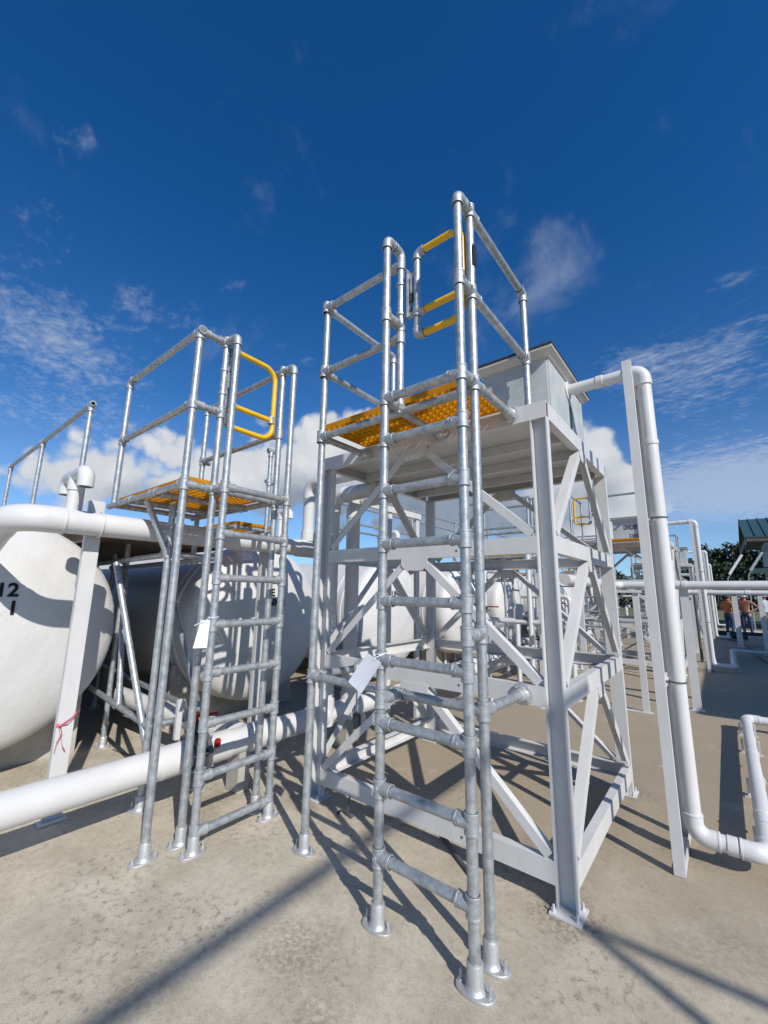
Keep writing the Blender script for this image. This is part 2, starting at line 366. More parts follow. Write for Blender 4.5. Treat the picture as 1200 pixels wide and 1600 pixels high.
def wall_flange(par, c, d):
    c, d = Vector(c), Vector(d); x, y = frame(d)
    m = MB().lathe(c, d, [(.060, .001), (.060, .010), (.054, .013)], 24)
    m.lathe(c+d*.012, d, [(.042, 0), (.036, .012), (.033, .020), (.033, .060), (.031, .063)], 20)
    for i in range(4):
        a = math.pi/4+i*math.pi/2; m.lathe(c+d*.012+x*.048*math.cos(a)+y*.048*math.sin(a), d, [(.008, 0), (.008, .007)], 6)
    return m.done("wall_flange", ALU, par)
def grating(par, x0, x1, y0, y1, zt, pitch=.050, name="grating", h=.029):
    m = MB(); nx = max(2, round((x1-x0)/pitch)); ny = max(2, round((y1-y0)/pitch))
    def bar(p, q, ax):
        # tapered bar, wider on top
        w0, w1 = .0036, .0062
        m.prism([(-w0, -h), (w0, -h), (w1, 0), (-w1, 0)], p, ax, Z, Vector(q)-Vector(p))
    for i in range(nx+1):
        x = x0+(x1-x0)*i/nx; bar((x, y0, zt-.001), (x, y1, zt-.001), X)
    for j in range(ny+1):
        y = y0+(y1-y0)*j/ny; bar((x0, y, zt), (x1, y, zt), Y)
    return m.done(name, YELF, par)
def rails(t, lst, name="rail"): return [pole(t, a, b, name) for a, b in lst]

# ------------------------------------------------------------------ ladder platform in front of the tower
def ladder_platform(label, xm=None, oy=0.0, x3=-1.4175, ladder_platform_group='ladder access platforms'):
    k = (lambda x: x) if xm is None else (lambda x: xm - x)
    sg = 1 if xm is None else -1
    XL, XR, X3 = k(-.7185), k(-.2201), k(x3); y0, y1 = oy-.6412, oy-.4954; ybk = oy+.34
    zt, zm, zp = 3.7396, 3.1975, 2.647; e = X*sg        # e runs from the ladder's far stile to its near stile
    t = thing("ladder_platform", label, "ladder platform", (XL, y0, 0), ladder_platform_group)
    P1 = pole(t, (XL, y0, .01), (XL, y0, zt-.03)); P2 = pole(t, (XR, y0, .01), (XR, y0, zt-.03))
    P4 = pole(t, (XR, y1, .01), (XR, y1, zt-.02)); P3 = pole(t, (X3, y1+.01, .01), (X3, y1+.01, 3.69)); P5 = pole(t, (XL, y1, zp), (XL, y1, zt-.03))
    foot(P1, XL, y0, R(2)); foot(P2, XR, y0, R(2)); foot(P4, XR, y1, R(2)); foot(P3, X3, y1+.01, R(2))
    zs = [.2896+.3*i for i in range(8)] + [zp]
    for z in zs:
        rg = MB().tube((XL, y0, z), (XR, y0, z), TR).done("rung", GALV, t)
        br1 = [e] + ([Y] if z == zp else []); br2 = [-e] + ([Y] if z == zp else [])
        fit(rg, (XL, y0, z), Z, br1); fit(rg, (XR, y0, z), Z, br2)
    # stile loops at the top
    for xx, P in ((XL, P1), (XR, P2)):
        elbow(P, (xx, y0, zt), -Z, Y); pole(t, (xx, y0+.04, zt), (xx, y1-.03, zt), "short_tube")
        fit(P, (xx, y0, zm), Z, [Y]); pole(t, (xx, y0+.05, zm), (xx, y1-.02, zm), "short_tube")
        pole(t, (xx, y0+.05, zp), (xx, y1-.02, zp), "short_tube")
    elbow(P5, (XL, y1, zt), -Z, -Y)
    fit(P5, (XL, y1, zt-.085), Z, [-e]); fit(P5, (XL, y1, zm+.0), Z, [-Y]); fit(P5, (XL, y1, zm-.075), Z, [-e]); fit(P5, (XL, y1, zp), Z, [-Y, Y])
    fit(P4, (XR, y1, zt), Z, [-Y, Y]); fit(P4, (XR, y1, zm), Z, [-Y, Y]); fit(P4, (XR, y1, zp), Z, [-Y, Y, -e])
    # rails
    zt3, zm3, zp3 = zt-.085, zm-.075, zp-.03
    rails(t, [((X3, y1, zt3), (XL, y1, zt3)), ((X3, y1, zm3), (XL, y1, zm3))])
    q = MB().tube((X3, y1, zp3), (XR, y1, zp3), TR).done("platform_tube", GALV, t)
    for z, z2 in ((zt3, "elbow"), (zm3, ""), (zp3, "")): fit(P3, (X3, y1, z), Z, [e, Y])
    rb = pole(t, (X3, ybk, zp+.035), (X3, ybk, zt3-.02))
    elbow(rb, (X3, ybk, zt3), -Z, -Y); fit(rb, (X3, ybk, zm3), Z, [-Y])
    rails(t, [((X3, y1, zt3), (X3, ybk, zt3)), ((X3, y1, zm3), (X3, ybk, zm3))])
    rr = pole(t, (XR, ybk+.02, zp+.035), (XR, ybk+.02, zt-.02))
    elbow(rr, (XR, ybk+.02, zt), -Z, -Y); fit(rr, (XR, ybk+.02, zm), Z, [-Y])
    rails(t, [((XR, y1, zt), (XR, ybk+.02, zt)), ((XR, y1, zm), (XR, ybk+.02, zm))])
    for xx, z in ((X3, zp3), (XR, zp), (XL, zp-.02)):
        q = pole(t, (xx, y1, z), (xx, oy-.012, z), "platform_tube"); wall_flange(q, (xx, oy-.002, z), -Y)
    # wall brackets at mid height
    zb = 1.0
    q = MB().tube((X3, y1+.005, zb), (XR, y1, zb), TR).done("brace_tube", GALV, t)
    fit(q, (X3, y1+.01, zb), Z, [e, Y]); fit(q, (XR, y1, zb), Z, [-e, Y])
    for xx in (X3, XR):
        q = pole(t, (xx, y1, zb), (xx, oy-.012, zb-.01), "brace_tube"); wall_flange(q, (xx, oy-.002, zb-.01), -Y)
    fit(P1, (XL, y0, zb-.0), Z, [Y]); fit(P1, (XL, y1, zb), e, [-Y]); fit(P2, (XR, y0, 1.345), Z, [Y]); fit(P4, (XR, y1, 1.345), Z, [-Y])
    ga, gb = sorted((k(x3+.0175), k(-.245))); mid = ga + (gb-ga)*.5
    for a, b in ((ga, mid-.004), (mid+.004, gb)):
        g = grating(t, a, b, oy-.475, oy-.03, zp+.062)
        MB().box(a, b, oy-.483, oy-.4765, zp+.028, zp+.064).done("grating_edge", YELF, g); MB().box(a, b, oy-.0285, oy-.022, zp+.028, zp+.064).done("grating_edge", YELF, g)
    MB().box(gb+.002, gb+.008, oy-.483, oy-.022, zp+.028, zp+.064).done("grating_edge", YELF, t); MB().box(ga-.008, ga-.002, oy-.483, oy-.022, zp+.028, zp+.064).done("grating_edge", YELF, t)
    # self closing gate across the ladder opening
    G = MB(); gx = lambda v: k(v); zA, zB, zC = 3.675, 3.245, 3.085; gp = gx(-.59); yg = y1
    pts = [Vector((gx(-.565), yg, zA)), Vector((gx(-.36), yg, zA))] + [Vector((gx(-.36) + sg*.09*math.sin(t*math.pi/16), yg, zA-.09+.09*math.cos(t*math.pi/16))) for t in range(1, 9)]
    pts += [Vector((gx(-.27) - sg*.09*(1-math.cos(t*math.pi/16)), yg, zC+.09-.09*math.sin(t*math.pi/16))) for t in range(0, 9)] + [Vector((gx(-.565), yg, zC))]
    gate = G.sweep(pts, .0205).tube((gx(-.545), yg, zB), (gx(-.272), yg, zB), .0205).done("gate", YELP, t)
    gpst = MB().tube((gp, yg, zC+.02), (gp, yg, zA-.02), .0205).done("gate_post", GALV, gate)
    elbow(gate, (gp, yg, zA), -Z, e, .026, .055); elbow(gate, (gp, yg, zC), Z, e, .026, .055); fit(gate, (gp, yg, zB), Z, [e], .026, .06, .06)
    h = MB(); hx = gx(-.655)
    h.box(hx-.004, hx+.004, yg-.022, yg+.022, 3.235, 3.575).box(min(hx, gp), max(hx, gp), yg-.006, yg+.006, 3.512, 3.548).box(min(hx, gp), max(hx, gp), yg-.012, yg+.012, 3.238, 3.262)
    for z in (3.50, 3.285): h.sleeve((XL, y1, z-.010), (XL, y1, z+.010), .031)
    h.done("hinge_bracket", CAST, gate)
    sx = gx(-.632)
    MB().sleeve((sx, yg+.004, 3.40), (sx, yg+.004, 3.52), .013).done("spring_housing", GALV, gate)
    MB().sleeve((sx, yg+.004, 3.345), (sx, yg+.004, 3.40), .014).sleeve((sx, yg+.004, 3.27), (sx, yg+.004, 3.30), .012).done("spring_cap", BLACK, gate)
    MB().box(XR+sg*.026-.003, XR+sg*.026+.003, y1-.02, y1+.02, 3.37, 3.50).done("gate_stop", BLACK, t)
    return t
L1 = ladder_platform("nearest galvanised tube ladder with railed yellow grating platform on the front of the white tower")

# ------------------------------------------------------------------ white steel tower
TW, TD = 1.9077, 1.6771
LV = [(.110, .215), (.938, 1.042), (1.768, 1.868), (2.578, 2.684)]
def tower(label, loc=(0, 0, 0)):
    t = thing("steel_tower", label, "steel tower", loc, "white steel towers"); Lx, Ly = Vector(loc).x, Vector(loc).y
    zt = LV[3][0]
    for sx in (0, 1):
        for sy in (0, 1):
            xc = Lx - (.05 if sx == 0 else TW-.05); s = -1 if sy == 0 else 1   # toes point outward in Y
            yw = Ly + (.05 if sy == 0 else TD-.05)
            c = MB().channel((xc, yw, .012), (xc, yw, zt), Vector((0, -s, 0)), .10, .0495, .0075).done("column", WHITE, t)
            p = MB().cbox(xc-.075, xc+.075, yw-.075 + (-.025 if sy == 0 else .025), yw+.075 + (-.025 if sy == 0 else .025), .0005, .0125, .002)
            for ax in (-.055, .055):
                for ay in (-.052, .052):
                    q = Vector((xc+ax, yw+ay+(-.025 if sy == 0 else .025), .012)); p.lathe(q, Z, [(.011, 0), (.011, .009)], 6); p.lathe(q+Z*.009, Z, [(.006, 0), (.006, .02)], 8)
            p.done("base_plate", WHITE, c)
    for i, (za, zb) in enumerate(LV):
        zc, dp = (za+zb)/2, zb-za; top = i == 3
        xa, xb = (Lx-TW, Lx) if top else (Lx-TW+.1, Lx-.1)
        for yy, out in ((Ly, -Y), (Ly+TD, Y)):
            bmx = MB().channel((xa, yy, zc), (xb, yy, zc), out, dp, .05).done("beam", WHITE, t)
            if out.y < 0 and not top:
                for hx, hz in ((-.62, -.012), (-.54, .006)): MB().lathe((Lx+hx, yy-.0002, zc+hz), -Y, [(.008, 0), (.008, .0006)], 12).done("bolt_hole", DKGREY, bmx)
        ya, yb = (Ly+.051, Ly+TD-.051)
        for xx, out in ((Lx, X), (Lx-TW, -X)): MB().channel((xx, ya, zc), (xx, yb, zc), out, dp, .05).done("beam", WHITE, t)
    for i in range(3):
        zl, zh = LV[i][1], LV[i+1][0]
        for yy, out in ((Ly+.003, -Y), (Ly+TD-.003, Y)):
            xm = Lx-TW/2
            for s in (-1, 1):
                a = Vector((xm+s*.07, yy, zh-.02)); b = Vector((xm+s*(TW/2-.125), yy, zl+.015))
                MB().angle(a, b, out, .05, .006).done("diagonal_brace", WHITE, t)
            MB().prism([(-.11, 0), (.11, 0), (.11, -.055), (.07, -.095), (-.07, -.095), (-.11, -.055)], (xm, yy+out.y*.0005, zh+.012), X, Z, out*.006).done("gusset_plate", WHITE, t)
        for xx, out in ((Lx-.003, X), (Lx-TW+.003, -X)):
            ym = Ly+TD/2
            for s in (-1, 1):
                a = Vector((xx, ym+s*.055, zh-.01)); b = Vector((xx, ym+s*(TD/2-.085), zl+.015))
                MB().angle(a, b, out, .055, .006).done("diagonal_brace", WHITE, t)
            MB().prism([(-.09, 0), (.09, 0), (.09, -.05), (.055, -.085), (-.055, -.085), (-.09, -.05)], (xx+out.x*.0005, ym, zh+.012), Y, Z, out*.006).done("gusset_plate", WHITE, t)
    d = MB().box(Lx-TW+.052, Lx-.052, Ly+.052, Ly+TD-.052, 2.652, 2.680).done("deck_plate", WHITE, t)
    for yy in (.50, .93, 1.36): MB().channel((Lx-TW+.055, Ly+yy, 2.614), (Lx-.055, Ly+yy, 2.614), -Y, .072, .035, .006).done("joist", WHITE, d)
    return t
T1 = tower("nearest white steel tower behind the nearest ladder")

# ------------------------------------------------------------------ divider box on a tower
def divider_box(label, x0, x1, oy=0.0, words=False):
    y0, y1, zb, zt = oy+.47, oy+1.43, 2.686, 3.262
    t = thing("divider_box", label, "divider box", ((x0+x1)/2, (y0+y1)/2, zb), "divider boxes on the towers")
    b = MB().cbox(x0, x1, y0, y1, zb, zt, .012)
    b.done("box_body", BOXM, t)
    s = MB()
    for xx in (x0-.004, x1+.004):
        pass
    s.box(x0-.028, x1+.028, y0-.028, y1+.028, zb+.0, zb+.018); s.done("bottom_flange", WHITE, t)
    l = MB(); o1, o2 = .035, .052
    l.skin([[l.bm.verts.new(v) for v in ((x0-o, y0-o*1.4, z), (x1+o, y0-o*1.4, z), (x1+o, y1+o, z), (x0-o, y1+o, z))] for o, z in ((.012, zt-.03), (o1, zt-.004), (o2, zt+.006), (o2, zt+.022))])
    ld = l.done("lid", BEIGE, t)
    MB().cbox(x0-o2-.004, x1+o2+.004, y0-o2*1.4-.004, y1+o2+.004, zt+.0225, zt+.044, .003).done("lid_seal", LIDT, ld)
    MB().box(x1+.0005, x1+.004, y0+.50, y0+.56, zb+.15, zb+.36).done("gauge_slot", LIDT, t)
    if words:
        text_mesh("DIVIDER BOX", .15, (x0+.45, y0-.002, zb+.38), X*.50, Z, "lettering", INK, t, .03)
        text_mesh("3 WAY", .15, (x0+.44, y0-.002, zb+.17), X*.50, Z, "lettering", INK, t, .03)
    return t
divider_box("grey sheet metal box with cream lid on top of the nearest tower", -.60, -.10)

# ------------------------------------------------------------------ white drain pipe from box to floor and its stand
def ring_(p, d, r, w=.03): return MB().sleeve(Vector(p)-Vector(d)*w/2, Vector(p)+Vector(d)*w/2, r)
def drain_pipe(label, oy=0.0, xr=3.2):
    r = .0445; x, y, zt, zf = .425, oy+.955, 3.165, .135; be = .075
    t = thing("drain_pipe", label, "drain pipe", (x, y, 0), "white drain pipes")
    p = MB().sweep([(-.098, y, zt), (x-be, y, zt)] + arc((x-be, y, zt-be), Z, X, be)[1:] + [(x, y, zf+be)] + arc((x+be, y, zf+be), -X, -Z, be)[1:] + [(.755-be, y, zf)] + arc((.755-be, y+be, zf), -Y, X, be)[1:]
        + [(.775, oy+4.35-be, zf)] + arc((.775+be, oy+4.35-be, zf), -X, Y, be)[1:] + [(xr, oy+4.35, zf)], r, 24).done("pipe", PVC, t)
    def el(c, a, b):
        c, a, b = Vector(c), Vector(a), Vector(b); q = be; cc = c+a*q+b*q
        m = MB().sweep([c+a*(q+.045)] + [cc-b*q*math.cos(i*math.pi/16)-a*q*math.sin(i*math.pi/16) for i in range(9)] + [c+b*(q+.045)], r+.0065, 24)
        for v in (a, b): m.sleeve(c+v*(q+.037), c+v*(q+.047), r+.009, 24)
        m.done("pipe_elbow", PVC, t)
    el((x, y, zt), -X, -Z); el((x, y, zf), Z, X); el((.755, y, zf), -X, Y); el((.775, oy+4.35, zf), -Y, X)
    for p_, d in (((.14, y, zt), X), ((.60, y, zf), X), ((.76, oy+1.5, zf), Y), ((.77, oy+2.9, zf), Y), ((x, y, 2.60), Z)): ring_(p_, d, r+.006, .05 if d is X else .035).done("coupling", PVC, t)
    MB().lathe((-.1, y, zt), X, [(.075, .001), (.075, .010), (.060, .014)], 24).done("box_flange", PVC, t)
    for yy in (oy+1.3, oy+2.2, oy+3.4, oy+4.1):
        MB().box(.68, .86, yy-.015, yy+.015, .001, .012).box(.698, .716, yy-.015, yy+.015, .012, zf).box(.826, .844, yy-.015, yy+.015, .012, zf).sleeve((.762+(yy-oy)*.003, yy-.013, zf), (.762+(yy-oy)*.003, yy+.013, zf), r+.005, 20).done("pipe_strap", WHITE, t)
    for z in (2.06, 1.0):
        ring_((x, y, z), Z, r+.005, .010).done("u_bolt", DKGREY, t)
    return t
def pipe_stand(label, oy=0.0):
    t = thing("pipe_stand", label, "pipe stand", (.355, oy+.7, 0), "white two legged pipe stands")
    for yy, h, s in ((oy+.70, 3.15, 1), (oy+1.235, 3.12, -1)):
        MB().channel((.355, yy, .004), (.355, yy, h), -Y*s, .055, .042, .005).done("leg", WHITE, t)
    MB().box(.3275, .3825, oy+.744, oy+1.191, .003, .010).box(.3765, .3825, oy+.744, oy+1.191, .010, .055).done("base_bar", WHITE, t)
    for z in (2.06, 1.0, 3.06):
        MB().box(.345, .375, oy+.744, oy+1.191, z-.02, z-.012).box(.345, .351, oy+.744, oy+1.191, z-.012, z+.02).done("cross_bar", WHITE, t)
    return t
DP = drain_pipe("nearest white pipe coming down from the grey box and turning along the floor")
PS = pipe_stand("nearest tall white two legged stand holding the drain pipe")

# ------------------------------------------------------------------ storage tanks
TY = [-1.73, .83] + [.83 + 2.67*i for i in range(1, 9)]
def goose_vent(par, vx, vy, z0, zt):
    """tee vent with two down turned elbows"""
    v = MB().sweep([(vx, vy, z0), (vx, vy, zt)], .042, 20).done("vent_pipe", PVC, par); k = .065
    for s in (-1, 1):
        MB().sweep([(vx, vy, zt), (vx+s*.06, vy, zt), (vx+s*.15, vy, zt)] + arc((vx+s*.15, vy, zt-k), Z, X*s, k)[1:] + [(vx+s*(.15+k), vy, zt-k-.05)], .050, 20).done("vent_elbow", PVC, v)
        MB().lathe((vx+s*(.15+k), vy, zt-k-.0505), -Z, [(.043, 0), (.043, .0006)], 18).done("vent_opening", BLACK, v)
    ring_((vx, vy, zt-.04), Z, .050, .15).done("vent_tee", PVC, v)
def tank(yc, label, words=None, zc=1.16, vent=True):
    Rr = .94; xr, xa = -4.02, -3.66
    t = thing("storage_tank", label, "storage tank", (xr, yc, 0), "white storage tanks")
    prof = [(0.001, 0)] + [(Rr*math.sin(a), .34*(1-math.cos(a)**.62 if math.cos(a) > 0 else 1)) for a in [R(d) for d in (4, 10, 18, 27, 36, 45, 54, 62, 69, 75, 80, 84, 87, 89)]] + [(Rr, .345), (Rr, .50), (Rr+.012, .505), (Rr+.012, .56), (Rr, .565), (Rr, .66), (Rr+.012, .665), (Rr+.012, .72), (Rr, .725), (Rr, 8.0), (Rr*.8, 8.25), (.2, 8.35)]
    MB().lathe((xa, yc, zc), -X, prof, 56, True, True).done("tank_shell", GEL, t)
    for xs in (-4.35, -6.2, -8.4, -10.4):
        a0 = [R(d) for d in range(-150, -29, 10)]
        poly = [(-.86, .002), (-.86, zc+Rr*math.sin(R(-150))-.02+.0)] + [((Rr+.004)*math.cos(a), zc+(Rr+.004)*math.sin(a)) for a in a0] + [(.86, zc+Rr*math.sin(R(-30))-.02), (.86, .002)]
        MB().prism(poly, (xs-.08, yc, 0), Y, Z, (.16, 0, 0)).done("saddle", CONB, t)
    MB().lathe((-5.2, yc, zc+Rr-.05), Z, [(.26, 0), (.26, .10), (.33, .11), (.33, .15), (.30, .17), (.02, .18)], 28).done("manhole_lid", GEL, t)
    if vent: goose_vent(t, -4.4, yc+.62, 1.7, 2.70)
    if words:
        bulge = lambda yy, zz: xa - .34*(1-max(0, math.cos(math.asin(min(1, math.hypot(yy, zz)/Rr))))**.62)
        for wd, dz, sz in ((words[0], .345, words[2]), (words[1], .345-.95*words[2], words[2])):
            q = text_mesh(wd, sz, (0, yc-words[3], zc+dz), Y, Z, "lettering", INK, t, .03)
            # wrap the letters on the dished head
            bm = bmesh.new(); bm.from_mesh(q.data)
            bmesh.ops.subdivide_edges(bm, edges=list(bm.edges), cuts=1)
            for vv in bm.verts: vv.co.x = bulge(vv.co.y, vv.co.z-zc) + .007 - t.location.x
            bm.to_mesh(q.data); bm.free()
    return t
ordn = ["third", "fourth", "fifth", "sixth", "seventh", "eighth", "ninth", "tenth", "eleventh"]
tank(TY[0], "white tank lettered 12 and 1 on its domed end at the left edge", ("LINE 12", "TANK 1", .145, .10))
tank(TY[1], "white horizontal tank with shadowed domed end behind the left ladder", ("LINE 11", "TANK 1", .125, -.005))
tank(TY[2], "white horizontal tank lettered 10 seen through the nearest white tower", ("LINE 10", "TANK 1", .125, .0))
tk = tank(TY[3], "white horizontal tank with domed end, fourth in the row from the front")
for i in range(4, 10): copy_tree(tk, (0, TY[i]-TY[3], 0), "white horizontal tank with domed end, %s in the row from the front" % ordn[i-2])

# ------------------------------------------------------------------ big pipes along the tank fronts
r = .086
t = thing("overhead_pipe", "thick white overhead pipe running along the tank fronts under the left platform", "pipe", (-2.85, -1.35, 2.0))
q = .17; zo = 1.995
drop = [(-3.95, -1.87, zo-.34), (-3.05, -1.86, zo-.05)] + [Vector((-2.85-q+q*math.sin(i*math.pi/16), -1.85+q-q*math.cos(i*math.pi/16), zo-.025*(1-i/8)**2)) for i in range(1, 9)]
MB().sweep(drop + [(-2.85, .86, zo)], r, 28).done("pipe", PVC, t)
def big_elbow(par, pts, rr): MB().sweep(pts, rr, 28).done("pipe_elbow", PVC, par)
big_elbow(t, [(-3.10, -1.861, zo-.066)] + drop[1:] + [(-2.85, -1.58, zo)], r+.007)
rs = .064; rq = .12
MB().sweep([(-2.85, .66, zo), (-2.85, .66, 2.74-rq)] + arc((-2.85+rq, .66, 2.74-rq), -X, Z, rq)[1:] + [(-2.05, .66, 2.74)], rs, 24).done("riser", PVC, t)
big_elbow(t, [(-2.85, .66, 2.74-rq-.06)] + arc((-2.85+rq, .66, 2.74-rq), -X, Z, rq) + [(-2.85+rq+.06, .66, 2.74)], rs+.007)
ring_((-2.85, .66, zo+.14), Z, rs+.010, .12).done("coupling", PVC, t); ring_((-2.85, .68, zo), Y, r+.010, .34).done("coupling", PVC, t)
goose_vent(t, -2.865, -1.53, zo, 2.335)
for yy in (-1.575, -.75, .28): ring_((-2.85, yy, zo), Y, r+.009, .016).done("coupling", PVC, t)
for yy, hh in ((-1.35, 2.19), (.20, 2.12)):
    p = thing("pipe_post", "white post tied with red tape in front of the lettered tank at the left edge" if yy < 0 else "white post behind the left ladder in front of the shadowed tank", "post", (-2.985, yy, 0), "posts holding the overhead pipe")
    MB().cbox(-3.01, -2.955, yy-.05, yy+.05, .010, hh, .004).done("post_tube", WHITE, p)
    MB().box(-3.06, -2.905, yy-.08, yy+.08, .001, .010).done("base_plate", WHITE, p)
    MB().sweep([(-2.954, yy, zo+r+.012)] + [Vector((-2.85+(r+.006)*math.sin(a), yy, zo+(r+.006)*math.cos(a))) for a in [R(d) for d in range(-60, 241, 15)]] + [(-2.954, yy, zo-r-.012)], .006, 8).done("u_bolt", WHITE, p)
# red tape on the first post
m = MB()
def ribbon(pts, w, n):
    n = Vector(n); vs = [[m.bm.verts.new(Vector(p)+Z*w/2*s + n*o) for s, o in ((1, 0), (-1, 0), (-1, .0012), (1, .0012))] for p in pts]; m.skin(vs)
ribbon([(-2.952, -1.405, .60), (-2.951, -1.37, .605), (-2.950, -1.33, .63), (-2.951, -1.298, .655)], .013, X)
ribbon([(-2.952, -1.40, .615), (-2.945, -1.38, .59), (-2.935, -1.37, .55), (-2.93, -1.395, .50), (-2.935, -1.40, .44)], .012, X+Y)
ribbon([(-2.951, -1.38, .60), (-2.925, -1.35, .62), (-2.92, -1.315, .665), (-2.935, -1.28, .69)], .011, X-Y)
ribbon([(-2.949, -1.39, .59), (-2.92, -1.375, .53), (-2.925, -1.36, .47), (-2.94, -1.335, .43)], .011, X)
m.ball((-2.945, -1.385, .602), .011, 8)
tag(m.done("warning_tape", RIBB, None, (-2.95, -1.37, .6)), "pink and red tape knotted round the white post", "tape")

# floor header pipe
fx, fz, r = -2.41, .365, .095
t = thing("header_pipe", "thick white pipe lying above the floor behind the left ladder", "pipe", (fx, -.9, 0))
MB().sweep([(fx, -6.0, fz), (fx, -.735, fz)], r, 28).done("pipe", PVC, t)
MB().sweep([(fx, -.625, fz), (fx, 5.2, fz)], r, 28).done("pipe", PVC, t)
for yy, w, k in ((-.94, .02, .004), (-.84, .19, .010), (-.52, .19, .010), (-.12, .30, .012), (.42, .035, .018), (.56, .03, .016), (1.0, .16, .012)): ring_((fx, yy, fz), Y, r+k, w).done("coupling", PVC, t)
MB().sweep([(fx, -.20, fz), (fx-.20, -.23, fz), (fx-.45, -.30, fz), (-4.6, -.42, fz+.02)], .085, 24).done("branch_pipe", PVC, t)
ring_((fx-.28, -.25, fz), X, .098, .12).done("coupling", PVC, t)
for yy in (-4.2, -2.5, -.30, .9, 2.3):
    MB().cbox(fx-.10, fx+.06, yy-.05, yy+.05, .001, fz-r+.02, .004).done("pipe_block", CONB, t)
copy_tree(t, (-.25, 8.6, 0), "thick white pipe above the floor behind the middle tower")
v = thing("butterfly_valve", "black valve with red handle clamped in the white floor pipe", "valve", (fx, -.68, 0))
MB().lathe((fx, -.735, fz), Y, [(.150, 0), (.150, .030), (.118, .034), (.118, .076), (.150, .080), (.150, .110)], 28).done("valve_body", DKGREY, v)
for i in range(8):
    a = i*math.pi/4+.2; MB().tube((fx+.135*math.cos(a), -.76, fz+.135*math.sin(a)), (fx+.135*math.cos(a), -.60, fz+.135*math.sin(a)), .008, 8).done("bolt", GALV, v)
MB().sleeve((fx, -.68, fz+.11), (fx, -.68, fz+.20), .035).cbox(fx-.055, fx+.055, -.73, -.63, fz+.20, fz+.225, .004).done("valve_neck", BLACK, v)
MB().cbox(fx-.05, fx+.05, -.73, -.62, fz+.226, fz+.275, .012).cbox(fx-.02, fx+.025, -.64, -.53, fz+.235, fz+.258, .009).cbox(fx+.03, fx+.10, -.70, -.66, fz+.20, fz+.26, .008).done("handle", REDP, v)
MB().cbox(fx+.10, fx+.135, -.60, -.56, fz+.04, fz+.10, .008).done("lock_tab", REDP, v)
MB().cbox(fx-.16, fx-.12, -.78, -.74, fz+.08, fz+.36, .004).done("stop_plate", WHITE, v)

